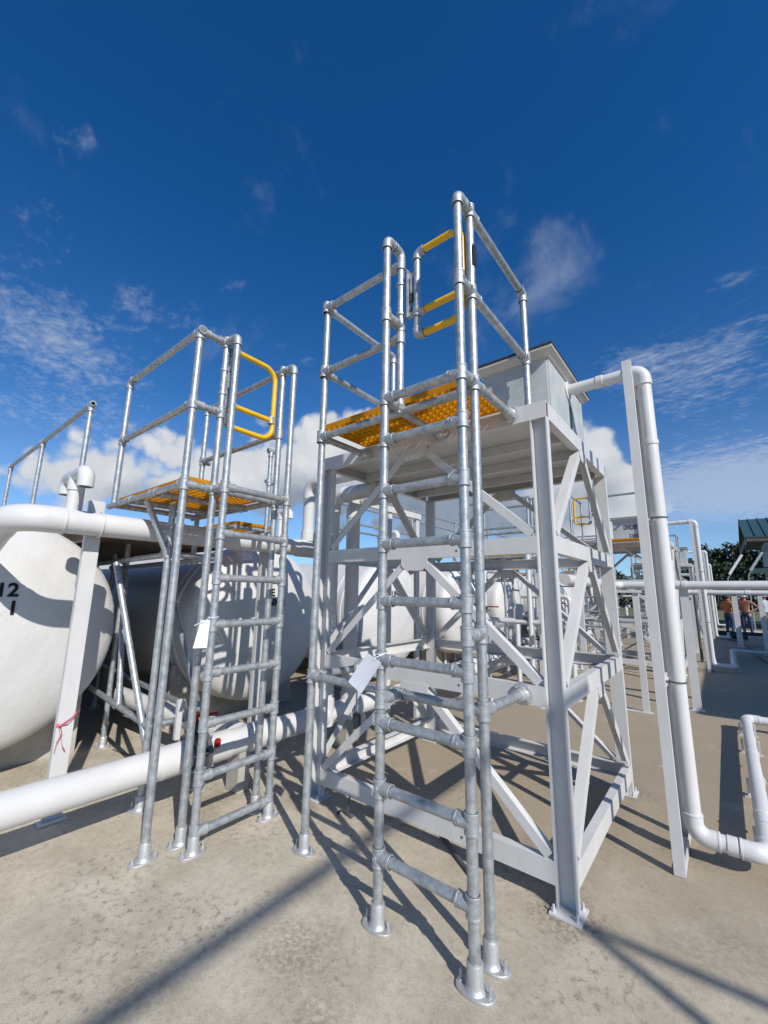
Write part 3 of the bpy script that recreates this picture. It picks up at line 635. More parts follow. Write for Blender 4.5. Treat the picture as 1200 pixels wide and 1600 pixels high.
# ------------------------------------------------------------------ ladder platform over the tanks
def tank_platform(label, oy=0.0):
    xq, xr_, xb = -1.90, -2.05, -3.30; ya, yb, yc = oy-.925, oy-.395, oy-1.135; zt, zm, zp = 3.385, 2.82, 2.235
    t = thing("tank_ladder", label, "ladder platform", (xq, oy-.66, 0), "ladder platforms over the tanks")
    Q1 = pole(t, (xq, ya, .01), (xq, ya, zt-.03)); Q2 = pole(t, (xq, yb, .01), (xq, yb, zt-.03))
    R1 = pole(t, (xr_, yc, .01), (xr_, yc, zt-.03)); R2 = pole(t, (xr_, ya, .01), (xr_, ya, zt-.02)); Q3 = pole(t, (xr_, yb, .01), (xr_, yb, zt-.02))
    B1 = pole(t, (xb, yc, zp), (xb, yc, zt-.02)); B2 = pole(t, (xb, yb, zp-.4), (xb, yb, zt-.02))
    for p_, x_, y_, a in ((Q1, xq, ya, R(40)), (Q2, xq, yb, R(40)), (R1, xr_, yc, R(45)), (R2, xr_, ya, R(30)), (Q3, xr_, yb, R(40))): foot(p_, x_, y_, R(86)+a*.1)
    for i in range(8):
        z = .112+.3*i if i < 7 else zp
        rg = MB().tube((xq, ya, z), (xq, yb, z), TR).done("rung", GALV, t)
        fit(rg, (xq, ya, z), Z, [Y] + ([-X] if i == 7 else [])); fit(rg, (xq, yb, z), Z, [-Y] + ([-X] if i == 7 else []))
    for P_, y_, P2_ in ((Q1, ya, R2), (Q2, yb, Q3)):
        elbow(P_, (xq, y_, zt), -Z, -X); pole(t, (xq-.04, y_, zt), (xr_, y_, zt), "short_tube"); pole(t, (xq-.04, y_, zp), (xr_, y_, zp), "short_tube")
    elbow(R1, (xr_, yc, zt), -Z, Y); rails(t, [((xr_, yc+.04, zt), (xr_, ya, zt)), ((xr_, yc, zm), (xr_, ya, zm))])
    fit(R2, (xr_, ya, zt), Z, [X, -Y]); fit(R2, (xr_, ya, zm), Z, [-Y]); fit(R2, (xr_, ya, zp), Z, [-Y, Y, X])
    fit(R1, (xr_, yc, zm), Z, [Y, -X]); fit(R1, (xr_, yc, zp), Z, [Y, -X]); fit(R1, (xr_, yc, zt-.01), X, [])
    fit(Q3, (xr_, yb, zt), Z, [X, -X]); fit(Q3, (xr_, yb, zm), Z, [-X]); fit(Q3, (xr_, yb, zp), Z, [X, -X, -Y])
    rails(t, [((xr_, yc, zt), (xb, yc, zt)), ((xr_, yc, zm), (xb, yc, zm)), ((xr_, yb, zt), (xb, yb, zt)), ((xr_, yb, zm), (xb, yb, zm))])
    elbow(B1, (xb, yc, zt), -Z, X); fit(B1, (xb, yc, zm), Z, [X]); elbow(B2, (xb, yb, zt), -Z, X); fit(B2, (xb, yb, zm), Z, [X, Y])
    # platform frame
    for a, b in (((xr_, yc, zp), (xr_, yb, zp)), ((xr_, yc, zp), (xb-.1, yc, zp)), ((xr_, yb, zp), (xb-.1, yb, zp)), ((-2.50, yc, zp), (-2.50, yb, zp)), ((-2.95, yc, zp), (-2.95, yb, zp)), ((xb, yc, zp), (xb, yb, zp))):
        q = pole(t, a, b, "platform_tube")
    fit(q, (-2.50, yc, zp), X, [Y]); fit(q, (-2.95, yc, zp), X, [Y]); fit(q, (-2.50, yb, zp), X, [-Y])
    for a, b in ((-3.28, -2.685), (-2.675, -2.08)):
        g = grating(t, a, b, yc+.035, yb-.035, zp+.062)
        MB().box(a, b, yc+.026, yc+.033, zp+.026, zp+.064).done("grating_edge", YELF, g); MB().box(a, b, yb-.033, yb-.026, zp+.026, zp+.064).done("grating_edge", YELF, g)
    MB().box(-2.078, -2.071, yc+.026, yb-.026, zp+.026, zp+.064).done("grating_edge", YELF, t)
    # under frame: legs with braces between the tanks
    for lx in (-2.66, -4.2, -5.8):
        ys = (oy-.92, oy-.50) if lx > -3 else (oy-.66, oy-.24)
        for ly in ys:
            lg = pole(t, (lx, ly, .01), (lx, ly, zp-.02)); foot(lg, lx, ly, .5); fit(lg, (lx, ly, zp-.42), Z, [-X])
    for z in (1.80, .55):
        pole(t, (-2.66, oy-.92, z), (-5.8, oy-.66, z), "brace_tube"); pole(t, (-2.66, oy-.50, z), (-5.8, oy-.24, z), "brace_tube"); pole(t, (-2.66, oy-.92, z), (-2.66, oy-.50, z), "brace_tube")
    pole(t, (-3.35, oy-1.04, 1.75), (-2.70, oy-.91, .42), "brace_tube"); pole(t, (-4.2, oy-.66, 1.78), (-3.4, oy-.86, .55), "brace_tube")
    pole(t, (-2.66, oy-.92, 1.78), (-2.66, oy-1.12, 2.2), "brace_tube"); pole(t, (-4.2, oy-.24, 1.78), (-2.75, oy-.49, .55), "brace_tube")
    # gate
    xg = xr_; pts = [Vector((xg, oy-.865, 3.36)), Vector((xg, oy-.58, 3.36))] + [Vector((xg, oy-.58+.11*math.sin(i*math.pi/16), 3.25+.11*math.cos(i*math.pi/16))) for i in range(1, 9)]
    pts += [Vector((xg, oy-.47-.11*(1-math.cos(i*math.pi/16)), 2.85-.11*math.sin(i*math.pi/16))) for i in range(0, 9)] + [Vector((xg, oy-.865, 2.74))]
    gate = MB().sweep(pts, .0205).tube((xg, oy-.865, 2.91), (xg, oy-.475, 2.91), .0205).done("gate", YELP, t)
    MB().tube((xg, oy-.872, 2.74), (xg, oy-.872, 3.36), .0205).done("gate_post", GALV, gate)
    for z in (3.36, 2.74): elbow(gate, (xg, oy-.872, z), -Z if z > 3 else Z, Y, .026, .055)
    fit(gate, (xg, oy-.872, 2.91), Z, [Y], .026, .06, .06); fit(gate, (xg, oy-.485, 2.91), Z, [], .026, .06)
    h = MB().box(xg-.022, xg+.022, oy-.909, oy-.901, 2.84, 3.20)
    for z in (3.16, 2.97): h.sleeve((xr_, ya, z-.01), (xr_, ya, z+.01), .031)
    h.done("hinge_bracket", CAST, gate)
    MB().sleeve((xg+.03, oy-.895, 3.02), (xg+.03, oy-.895, 3.14), .013).done("spring_housing", GALV, gate)
    return t
L2 = tank_platform("left galvanised tube ladder with railed yellow platform in front of the tanks")

# walkways on top of the tanks
def walkway(label, along, a0, a1, b0, b1, zt, rails_at, zr0, zr1, posts, group="walkways over the tanks"):
    P = (lambda a, b, z: (a, b, z)) if along == 'x' else (lambda a, b, z: (b, a, z))
    t = thing("tank_walkway", label, "walkway", P((a0+a1)/2, (b0+b1)/2, zt-.1), group)
    n = max(1, round(abs(a1-a0)/1.3)); lo, hi = min(a0, a1), max(a0, a1)
    for i in range(n):
        u0, u1 = lo+(hi-lo)*i/n+.004, lo+(hi-lo)*(i+1)/n-.004
        if along == 'x': grating(t, u0, u1, b0, b1, zt)
        else: grating(t, b0, b1, u0, u1, zt)
    for b in (b0+.03, b1-.03): pole(t, P(a0, b, zt-.06), P(a1, b, zt-.06), "platform_tube")
    for i in range(n+1): pole(t, P(lo+(hi-lo)*i/n, b0, zt-.06), P(lo+(hi-lo)*i/n, b1, zt-.06), "platform_tube")
    for b in rails_at:
        for z in ([zr0, zr1] if zr0 else [zr1]): 
            q = MB(); q.skin([q.ring(Vector(P(a, b, z)), *frame(Vector(P(1, 0, 0))), rr, 16) for a, rr in ((a1, .017), (posts[0]+.05*(1 if a0 > a1 else -1), .017), (posts[0]+.05*(1 if a0 > a1 else -1), TR), (a1, TR), (a1, .017))], False, False); q.done("rail", GALV, t)
        for a in posts:
            pl_ = pole(t, P(a, b, zt-.1), P(a, b, zr1-.02)); fit(pl_, P(a, b, zr1), P(1, 0, 0), [-Z], screws=False)
            if zr0: fit(pl_, P(a, b, zr0), Z, [P(1, 0, 0)], screws=False)
    return t
WK = walkway("raised yellow grating walkway with one rail beyond the tank at the left edge", 'x', -3.42, -7.80, -1.24, .02, 2.16, [-1.2], None, 3.37, (-4.11, -5.89, -7.7))
o = MB().box(-7.8, -3.55, -1.16, -.02, 2.00, 2.012).box(-7.8, -3.55, -1.168, -1.16, 1.95, 2.06).box(-7.8, -3.55, -.02, -.012, 1.95, 2.06).done("sun_block_plate", mat("brown_shade_plate", (.20, .13, .065), .7, 0, (.13, .085, .045), 5), WK)  # solid plate added to block the sun; its brown gives the dark underside
walkway("short yellow grating landing with low rail behind the left ladder", 'y', .05, .52, -4.02, -3.32, 2.27, [-3.30], 2.78, 3.16, (.42,))
walkway("yellow grating walkway with rails over the far tanks", 'y', 3.2, 16.5, -5.3, -4.6, 2.255, [-5.32, -4.58], 2.80, 3.34, (3.3, 5.2, 7.2, 9.2, 11.2, 13.2, 15.2))
copy_tree(L2, (0, 6.6, 0), "far galvanised ladder with yellow gate seen through the top of the nearest tower")
copy_tree(L2, (0, 13.2, 0), "farthest galvanised ladder with yellow gate beyond the middle tower")

# ------------------------------------------------------------------ the same station repeated further back
for k, nm in ((1, "middle"), (2, "third"), (3, "farthest")):
    copy_tree(T1, (0, 8*k, 0), "%s white steel tower down the row of towers" % nm)
    copy_tree(DP, (0, 8*k, 0), "white drain pipe turning to the floor beside the %s tower" % nm)
    copy_tree(PS, (0, 8*k, 0), "tall white pipe stand beside the %s tower" % nm)
divider_box("grey box lettered DIVIDER BOX 3 WAY on top of the middle tower", -1.12, -.30, 8.0, True)
divider_box("small grey box on top of the third tower", -.95, -.15, 16.0)
L3 = ladder_platform("ladder with yellow gate and grating under the lettered box of the middle tower", -1.97, 8.0, -1.64)
copy_tree(L3, (0, 8, 0), "small distant ladder platform on the third tower")

# risers behind the near tower
def riser(label, x, y, zt, dx, r=.075):
    t = thing("riser_pipe", label, "pipe", (x, y, 0), "white riser pipes behind the nearest tower"); q = .13
    MB().sweep([(x, y, .35), (x, y, zt-q)] + arc((x+q, y, zt-q), -X, Z, q)[1:] + [(x+dx, y, zt)], r, 24).done("pipe", PVC, t)
    MB().sweep([(x, y, zt-q-.06)] + arc((x+q, y, zt-q), -X, Z, q) + [(x+q+.06, y, zt)], r+.007, 24).done("pipe_elbow", PVC, t)
    ring_((x, y, .4), Z, r+.01, .25).done("coupling", PVC, t)
    return t
riser("left one of two white riser pipes behind the nearest tower", -2.40, .60, 2.52, .55)
riser("right one of two white riser pipes behind the nearest tower", -2.40, .92, 2.52, .55)
t = thing("pipe_bracket", "white channel bar on grey posts behind the left back of the nearest tower", "bracket", (-2.2, 1.3, 0))
MB().channel((-2.25, .70, 2.50), (-2.25, 2.05, 2.50), X, .07, .05).done("bar", WHITE, t)
for yy in (1.42, 2.0): MB().channel((-2.27, yy, .01), (-2.27, yy, 2.46), X, .07, .04).done("leg", WHITE, t)

# ------------------------------------------------------------------ pipes and posts on the right
t = thing("cross_pipe", "white pipe crossing at head height from the nearest tower to the right edge", "pipe", (.28, 5.0, 1.69)); r = .058; q = .12
MB().sweep([(-.56, 2.2, 1.69), (-.56, 5.0-q, 1.69)] + arc((-.56+q, 5.0-q, 1.69), -X, Y, q)[1:] + [(7.5, 5.0, 1.69)], r, 24).done("pipe", PVC, t)
for xx in (.30, 1.6, 3.1): ring_((xx, 5.0, 1.69), X, r+.008, .06).done("coupling", PVC, t)
ring_((-.56, 4.2, 1.69), Y, r+.008, .08).done("coupling", PVC, t)
t = thing("cross_pipe", "lower farther white pipe crossing behind the first one towards the right edge", "pipe", (.5, 9.6, 1.62))
MB().sweep([(-.8, 9.6, 1.62), (7.5, 9.6, 1.62)], r, 20).done("pipe", PVC, t)
for xx in (.1, 1.15, 3.0): ring_((xx, 9.6, 1.62), X, r+.008, .08).done("coupling", PVC, t)
def post(label, x, y, h, w=.10, d=.055):
    t = thing("pipe_post", label, "post", (x, y, 0), "white posts holding the cross pipes")
    MB().channel((x, y-d/2, .010), (x, y-d/2, h), -Y, w, d, .006).done("post_channel", WHITE, t)
    MB().box(x-w*.8, x+w*.8, y-.08, y+.08, .001, .010).done("base_plate", WHITE, t)
    MB().box(x-w*.65, x+w*.65, y-.045, y+.045, h+.0005, h+.008).done("cap_plate", WHITE, t)
post("white post under the nearer cross pipe, just right of the tall drain pipe", .285, 5.05, 1.625)
post("white post under the farther cross pipe near the workers", 1.02, 15.0, 1.55, .14, .09)
post("white post under the farther cross pipe at the right edge", 1.52, 13.0, 1.6, .10, .06)
post("white post under the farther cross pipe left of the middle drain pipe", .05, 9.62, 1.552)
t = thing("pipe_support", "white inverted U frame standing on the floor behind the nearest tower", "pipe stand", (-.38, 4.45, 0))
for xx in (-.52, -.24): MB().channel((xx, 4.42, .01), (xx, 4.42, 1.60), -Y, .075, .05).done("leg", WHITE, t)
MB().channel((-.60, 4.42, 1.612), (-.16, 4.42, 1.612), Z, .05, .04).done("top_bar", WHITE, t)
MB().box(-.60, -.16, 4.39, 4.46, .001, .010).done("base_bar", WHITE, t)
t = thing("riser_pipe", "thin white riser pipe with rounded top in front of the middle tower", "pipe", (-.02, 7.0, 0))
MB().sweep([(.02, 7.0, .1), (.02, 7.0, 2.15)], .05, 18).done("pipe", PVC, t); MB().ball((.02, 7.0, 2.15), .058, 14).sleeve((.02, 7.0, 2.05), (.02, 7.0, 2.16), .058).done("cap", PVC, t)
o = MB().sleeve((.19, 10.4, .0), (.19, 10.4, 1.7), .03).done("conduit_post", DKGREY, None, (.19, 10.4, 0)); tag(o, "thin dark grey post beside the middle drain pipe", "post")
for i in range(7):
    yy = 4.0+i*1.9+random.uniform(-.3, .3); xx = -2.1+random.uniform(-.25, .2); h = random.choice((1.0, 1.4, 1.8))
    t = thing("tank_outlet", "white outlet pipe with flanged elbow below far tanks, %s from the front" % ("first", "second", "third", "fourth", "fifth", "sixth", "seventh")[i], "pipe", (xx, yy, 0), "outlet pipes below the far tanks")
    MB().sweep([(xx-.65, yy, h*.4), (xx-.12, yy, h*.4)] + arc((xx-.12, yy, h*.4+.12), -Z, X, .12)[1:] + [(xx, yy, h)] + arc((xx, yy+.12, h), -Y, Z, .12)[1:] + [(xx, yy+.7, h+.12)], .055, 18).done("pipe", PVC, t)
    MB().lathe((xx, yy, h*.7), Z, [(.10, 0), (.10, .02), (.06, .024), (.06, .056), (.10, .06), (.10, .08)], 18).done("valve_body", BLACK if i % 2 else DKGREY, t)
    MB().cbox(xx+.05, xx+.25, yy-.015, yy+.015, h*.7+.06, h*.7+.08, .004).done("handle", REDP, t)
    MB().box(xx-.04, xx+.04, yy-.04, yy+.04, .001, h*.36).done("pipe_block", WHITE, t)

rg = random.Random(21)
for i in range(16):
    xx, yy, h = rg.uniform(-1.75, .12), rg.uniform(9.9, 15.7) if i % 2 else rg.uniform(3.6, 7.4), rg.choice((1.1, 1.5, 1.9, 2.4))
    if i % 2 == 0: xx = rg.uniform(-2.0, -.75)
    t = thing("pipe_upright", "thin white upright with a short arm in the crowded pipework beyond the nearest tower", "pipe", (xx, yy, 0), "thin white uprights beyond the nearest tower")
    if i % 3: MB().sweep([(xx, yy, .01), (xx, yy, h-.08)] + arc((xx-.08, yy, h-.08), X, Z, .08)[1:] + [(xx-.75, yy, h)], .036, 14).done("pipe", PVC, t)
    else: MB().channel((xx, yy, .01), (xx, yy, h), -Y, .08, .05).channel((xx-.5, yy, h+.03), (xx+.1, yy, h+.03), Z, .06, .04).done("channel_post", WHITE, t)
    MB().box(xx-.07, xx+.07, yy-.07, yy+.07, .001, .0098).done("base_plate", WHITE, t)
for k, (xx, y0_, y1_) in enumerate(((-.95, 10.0, 15.6), (-2.0, 3.4, 7.0))):
    t = thing("guard_rail", "low galvanised guard rail in the pipework, %s one" % ("farther" if k == 0 else "nearer"), "rail", (xx, y0_, 0), "guard rails in the pipework")
    for z in (.55, 1.05): MB().tube((xx, y0_, z), (xx, y1_, z), TR).done("rail", GALV, t)
    for j in range(4):
        yy = y0_+.05+(y1_-y0_-.1)*j/3; pp = pole(t, (xx, yy, .01), (xx, yy, 1.05)); foot(pp, xx, yy, 0)

# black pipe and hose on the floor at the right
o = MB().sweep([(-.2, 19.0, .14), (9, 19.0, .14)], .09, 18).done("black_pipe", CORD, None, (3, 19, 0)); tag(o, "straight black pipe lying across the floor near the workers", "pipe")
o = MB().sweep([(.5, 17.9, .10), (9, 17.9, .12)], .075, 18).done("black_pipe", CORD, None, (3, 17.9, 0)); tag(o, "shorter black pipe lying in front of the straight one near the workers", "pipe")
pts = []
for i in range(60):
    s = i/59; pts.append((.72+1.5*s+.16*math.sin(s*9)*(1-s*.4), 17.8-12.0*s, .03))
o = MB().sweep(pts, .028, 10).done("hose", CORD, None, (.8, 14, 0)); tag(o, "black hose snaking across the shaded floor at the right", "hose")
o = MB().cbox(1.25, 1.85, 15.6, 16.2, .0, .28, .02).done("concrete_block", CONB, None, (1.5, 16, 0)); tag(o, "pale concrete block on the floor below the workers", "block")

# ------------------------------------------------------------------ tags on the ladders
def paper(label, c4, tie):
    m = MB(); c4 = [Vector(c) for c in c4]; n = (c4[1]-c4[0]).cross(c4[2]-c4[0]).normalized()
    rows = []
    for i in range(7):
        v = i/6; row = []
        for j in range(5):
            u = j/4; p = c4[0].lerp(c4[1], u).lerp(c4[3].lerp(c4[2], u), v) + n*(.006*math.sin(u*3.1)*math.sin(v*2.6+.5)); row.append(p)
        rows.append(row)
    f = [[m.bm.verts.new(p) for p in r_] for r_ in rows]; b = [[m.bm.verts.new(p-n*.0012) for p in r_] for r_ in rows]
    for i in range(6):
        for j in range(4):
            m.bm.faces.new((f[i][j], f[i][j+1], f[i+1][j+1], f[i+1][j])); m.bm.faces.new((b[i][j], b[i+1][j], b[i+1][j+1], b[i][j+1]))
    ed = [(0, j) for j in range(5)] + [(i, 4) for i in range(1, 7)] + [(6, j) for j in range(3, -1, -1)] + [(i, 0) for i in range(5, 0, -1)]
    for a, q_ in zip(ed, ed[1:]+ed[:1]): m.bm.faces.new((f[a[0]][a[1]], b[a[0]][a[1]], b[q_[0]][q_[1]], f[q_[0]][q_[1]]))
    t = thing("paper_tag", label, "tag", c4[0], "paper tags tied to the ladders")
    m.done("card", PAPER, t); MB().sweep(tie, .0022, 6).done("cable_tie", PAPER, t)
xa, ya = -.7185, -.6412
paper("white paper tag tied crooked to the near ladder", [(-.765, -.70, 1.225), (-.675, -.695, 1.185), (-.80, -.70, 1.02), (-.895, -.70, 1.065)],
      [(xa+.034*math.cos(a), ya+.034*math.sin(a), 1.225+.006*math.sin(a)) for a in [R(d) for d in range(0, 361, 20)]] + [(-.70, -.68, 1.215), (-.72, -.70, 1.20)])
paper("white paper tag tied to the left ladder", [(-1.868, -1.025, 1.345), (-1.866, -.965, 1.345), (-1.862, -.972, 1.175), (-1.864, -1.062, 1.18)],
      [(-1.86, -1.07, 1.315), (-1.865, -1.0, 1.34)] + [(-1.90+.034*math.cos(a), -.925+.034*math.sin(a), 1.36) for a in [R(d) for d in range(-60, 301, 20)]])

# ------------------------------------------------------------------ small things on the floor
m = MB().sweep([(-1.56, -.06, .012), (-1.57, -.005, .012), (-1.51, -.02, .012), (-1.45, -.035, .012), (-1.46, .01, .012)], .010, 8).sweep([(-1.50, -.02, .015), (-1.50, -.01, .08), (-1.497, -.005, .115)], .006, 8)
tag(m.done("floor_hook", DKGREY, None, (-1.5, -.02, 0)), "small dark metal hook bar on the floor in front of the nearest tower", "hook")
m = MB().sweep([(-.93, .24, .016), (-.70, .06, .014), (-.50, -.075, .012)], .013, 8)
tag(m.done("loose_rod", DKGREY, None, (-.5, .05, 0)), "dark loose rod on the floor under the front beam of the nearest tower", "rod")
m = MB().sweep([(-4.05, -.62, .006), (-3.9, -.60, .008), (-3.75, -.55, .006), (-3.65, -.52, .01)], .004, 6)
tag(m.done("twig", DKGREY, None, (-3.9, -.6, 0)), "thin dark twig on the floor between the two left tanks", "twig")
t = thing("wire_bracket", "white bent wire bracket below the middle beam of the nearest tower", "bracket", (-1.3, .10, .8))
MB().sweep([(-1.55, .10, .62), (-1.55, .10, .86), (-1.08, .10, .86), (-1.08, .10, .78)], .008, 8).done("wire", WHITE, t)
MB().cbox(-1.56, -1.48, .06, .14, .56, .64, .01).done("cable_gland", DKGREY, t)

# ------------------------------------------------------------------ workers in the distance
SKIN = mat("skin", (.36, .22, .15), .6); ORNG = mat("orange_hi_vis_cloth", (.62, .20, .05), .8, 0, (.50, .16, .05), 20); NAVY = mat("navy_cloth", (.03, .05, .11), .85, 0, (.045, .07, .14), 20)
TAN = mat("red_brown_shirt", (.33, .14, .10), .85, 0, (.26, .11, .08), 20); BOOT = mat("dark_boot_leather", (.03, .025, .02), .7); HARD = mat("white_hard_hat", (.82, .82, .80), .35)
def person(label, x, y, face, shirt, arms, hat=True, h=1.70):
    k = h/1.70; loc = Vector((x, y, 0))
    J = {}; E = []
    def j(n, p, r_, par=None):
        J[n] = (Vector(p)*k, r_*k); 
        if par: E.append((par, n))
    j('pel', (0, 0, .92), .150); j('waist', (0, .0, 1.08), .135, 'pel'); j('chest', (0, .01, 1.28), .165, 'waist'); j('neckb', (0, .0, 1.41), .085, 'chest'); j('neck', (0, -.01, 1.47), .055, 'neckb')
    j('head', (0, -.02, 1.55), .085, 'neck'); j('crown', (0, -.01, 1.635), .080, 'head'); j('nose', (0, -.112, 1.565), .016, 'head')
    for s, nm in ((-1, 'l'), (1, 'r')):
        j(nm+'hip', (s*.10, 0, .86), .105, 'pel'); j(nm+'knee', (s*.115, -.015, .49), .070, nm+'hip'); j(nm+'calf', (s*.118, .01, .33), .062, nm+'knee'); j(nm+'ank', (s*.12, .02, .10), .045, nm+'calf'); j(nm+'toe', (s*.135, -.12, .045), .042, nm+'ank')
        j(nm+'sh', (s*.19, .0, 1.37), .072, 'chest')
        el, wr = arms[0 if s < 0 else 1]
        j(nm+'el', (s*el[0], el[1], el[2]), .048, nm+'sh'); j(nm+'wr', (s*wr[0], wr[1], wr[2]), .034, nm+'el')
        d = (Vector(wr)-Vector(el)).normalized(); d.x *= s; w0 = Vector((s*wr[0], wr[1], wr[2]))
        j(nm+'palm', w0+d*.06, .036, nm+'wr')
        for q_ in range(4): j(nm+'f%d' % q_, w0+d*(.15-.012*abs(q_-1))+Vector((0, (q_-1.5)*.020, -.01)), .009, nm+'palm')
        j(nm+'th', w0+d*.09+Vector((-s*.02, -.05, 0)), .010, nm+'palm')
    names = list(J); me = bpy.data.meshes.new("person_body"); me.from_pydata([J[n][0] for n in names], [(names.index(a), names.index(b)) for a, b in E], [])
    ob = bpy.data.objects.new("person_body", me); COL.objects.link(ob)
    md = ob.modifiers.new("skin", 'SKIN'); sv = me.skin_vertices[0].data
    for i, n in enumerate(names): sv[i].radius = (J[n][1], J[n][1]*(.72 if n in ('chest', 'waist', 'pel') else 1)); sv[i].use_root = n == 'pel'
    ob.modifiers.new("sub", 'SUBSURF').levels = 2
    me2 = bpy.data.meshes.new_from_object(ob.evaluated_get(bpy.context.evaluated_depsgraph_get())); bpy.data.objects.remove(ob)
    me2.name = "person_body"
    for m_ in (SKIN, shirt, NAVY, BOOT): me2.materials.append(m_)
    for p_ in me2.polygons:
        c = p_.center/k; p_.use_smooth = True; ax = abs(c.x)
        p_.material_index = 3 if c.z < .13 else 2 if (c.z < .97 and ax < .27) else 0 if c.z > 1.44 else 1
        for s_, (el, wr) in ((-1, arms[0]), (1, arms[1])):
            if (Vector((c.x*s_, c.y, c.z))-Vector(wr)).length < .20 and ax > .12 and (Vector((c.x*s_, c.y, c.z))-Vector(el)).length > .10: p_.material_index = 0
    t = thing("person", label, "person", loc, "workers in the distance"); t.rotation_euler = (0, 0, face)
    b = bpy.data.objects.new("body", me2); COL.objects.link(b); b.parent = t
    f = MB()
    if hat:
        f.lathe((0, -.012*k, 1.585*k), Z, [(.135, 0), (.138, .008), (.112, .012), (.110, .05), (.085, .10), (.04, .125), (.004, .130)], 20); f.cbox(-.07, .07, -.17, -.10, 1.586*k, 1.595*k, .003)
        hh = f.done("hard_hat", HARD)
    else:
        f.ball((0, .0, 1.60*k), .105, 14, 1, 1.05, .95); hh = f.done("hair", BOOT)
    hh.parent = t
    f = MB()
    for s in (-1, 1): f.ball((s*.032, -.098, 1.585*k), .009, 8)
    e_ = f.done("eyes", BOOT); e_.parent = t
    f = MB().cbox(-.022, .022, -.106, -.096, 1.520*k, 1.526*k, .001); e_ = f.done("mouth", REDP); e_.parent = t
    f = MB()
    for s in (-1, 1): f.ball((s*.088, -.012, 1.565*k), .02, 8, .4, .8, 1.3)
    e_ = f.done("ears", SKIN); e_.parent = t
    return t
person("worker in orange top and blue trousers standing with bent arms behind the cross pipes", .86, 19.7, R(140), ORNG, [((.27, .03, 1.12), (.22, -.20, 1.06)), ((.26, .02, 1.12), (.16, -.22, 1.10))], False, 1.62)
person("worker in white hard hat and brown shirt with elbow out behind the cross pipes", 1.40, 20.0, R(-15), TAN, [((.30, .04, 1.13), (.17, -.08, .99)), ((.42, .06, 1.14), (.20, -.06, 1.0))], True, 1.66)
person("worker in white hard hat half hidden behind the post at the right edge", 2.02, 20.6, R(60), WALLG, [((.24, .02, 1.10), (.25, -.10, .86)), ((.25, .02, 1.10), (.24, -.12, .88))], True, 1.68)

# ------------------------------------------------------------------ building, floodlights and shed at the right back
bx, by = 2.1, 26.0
t = thing("green_roof_building", "building with green ribbed metal roof and deep eaves at the right edge", "building", (6, 28, 0))
w = MB().box(2.95, 10.5, by+.4, by+6, 0, 4.55).done("wall", WALLG, t)
rf = MB().prism([(by-.6, 4.48), (by-.6, 4.55), (by+3.2, 5.95), (by+7.0, 4.55), (by+7.0, 4.48), (by+3.2, 5.88)], (1.95, 0, 0), Y, Z, (9, 0, 0)).done("roof", GREENR, t)
for i in range(23):
    xx = 1.96+i*.4; MB().prism([(by-.62, 4.551), (by-.62, 4.60), (by+3.2, 6.0), (by+3.2, 5.951)], (xx, 0, 0), Y, Z, (.05, 0, 0)).done("roof_rib", GREENR, rf)
MB().box(1.97, 10.9, by-.58, by+.38, 4.30, 4.44).box(1.95, 2.00, by-.58, by+6.9, 4.15, 4.47).done("soffit", SOFF, t)
MB().box(2.6, 10.6, by-.9, by+.35, 2.55, 2.70).prism([(by-.95, 2.68), (by-.95, 2.72), (by+.38, 3.05), (by+.38, 3.0)], (2.0, 0, 0), Y, Z, (8.6, 0, 0)).done("awning", GREENR, t)
for xx in (3.6, 5.2): 
    wn_ = MB().box(xx, xx+1.0, by+.36, by+.395, 1.0, 2.2).done("window", BLACK, t); MB().box(xx-.06, xx, by+.34, by+.393, .94, 2.26).box(xx+1, xx+1.06, by+.34, by+.393, .94, 2.26).box(xx, xx+1, by+.34, by+.393, 2.2, 2.26).box(xx, xx+1, by+.34, by+.393, .94, 1.0).done("frame", WHITE, wn_)
for i, (x0, z0, x1, z1) in enumerate(((1.18, 2.58, 1.74, 3.50), (1.97, 2.75, 2.48, 3.58))):
    t = thing("tilted_panel", "left slanted white panel on a thin pole before the dark trees" if i == 0 else "right slanted grey panel below the green roof", "panel", (x0, 24.0, 0), "slanted panels on poles")
    d = Vector((x1-x0, 0, z1-z0)); n_ = Vector((-d.z, 0, d.x)).normalized()
    MB().prism([(0, 0), (d.length, 0), (d.length, .10), (0, .10)], (x0, 23.8, z0), d.normalized(), n_, (0, .5, 0)).done("panel", HARD if i == 0 else WALLG, t)
    MB().sweep([(x0-.18, 24, 0), (x0-.18, 24, z0-.55), (x0-.12, 24, z0-.15), (x0+.03, 24, z0+.06)], .025, 8).done("pole", GALV, t)
# open sided shed just outside the right edge: throws the wide shade on the floor
t = thing("open_shed", "open sided shed with green metal roof right of the floor pipes", "shed", (8, 10, 0))
MB().prism([(0, 3.38), (6, 4.3), (6, 4.38), (0, 3.46)], (4.55, 3.0, 0), X, Z, (0, 14.5, 0)).done("roof", GREENR, t)
for yy in (3.4, 7.6, 12.0, 17.0):
    for xx, hh in ((5.0, 3.44), (10.2, 4.22)): MB().cbox(xx-.06, xx+.06, yy-.06, yy+.06, .001, hh, .01).done("post", WHITE, t)
# overhead pipe on slim poles well behind the photographer: throws the long soft thin shades on the floor in front
t = thing("pipe_rack", "tall overhead pipe on a slim strutted pole behind the viewpoint", "pipe rack", (6.2, -2.7, 0))
MB().sweep([(6.23, -9.0, 6.0), (6.23, -2.2, 6.0)], .036, 16).done("pipe", PVC, t)
MB().sleeve((6.20, -2.70, 0), (6.20, -2.70, 5.95), .028).done("pole", GALV, t); MB().sleeve((7.0, .30, 0), (6.2, -2.68, 4.97), .026).done("strut", GALV, t)

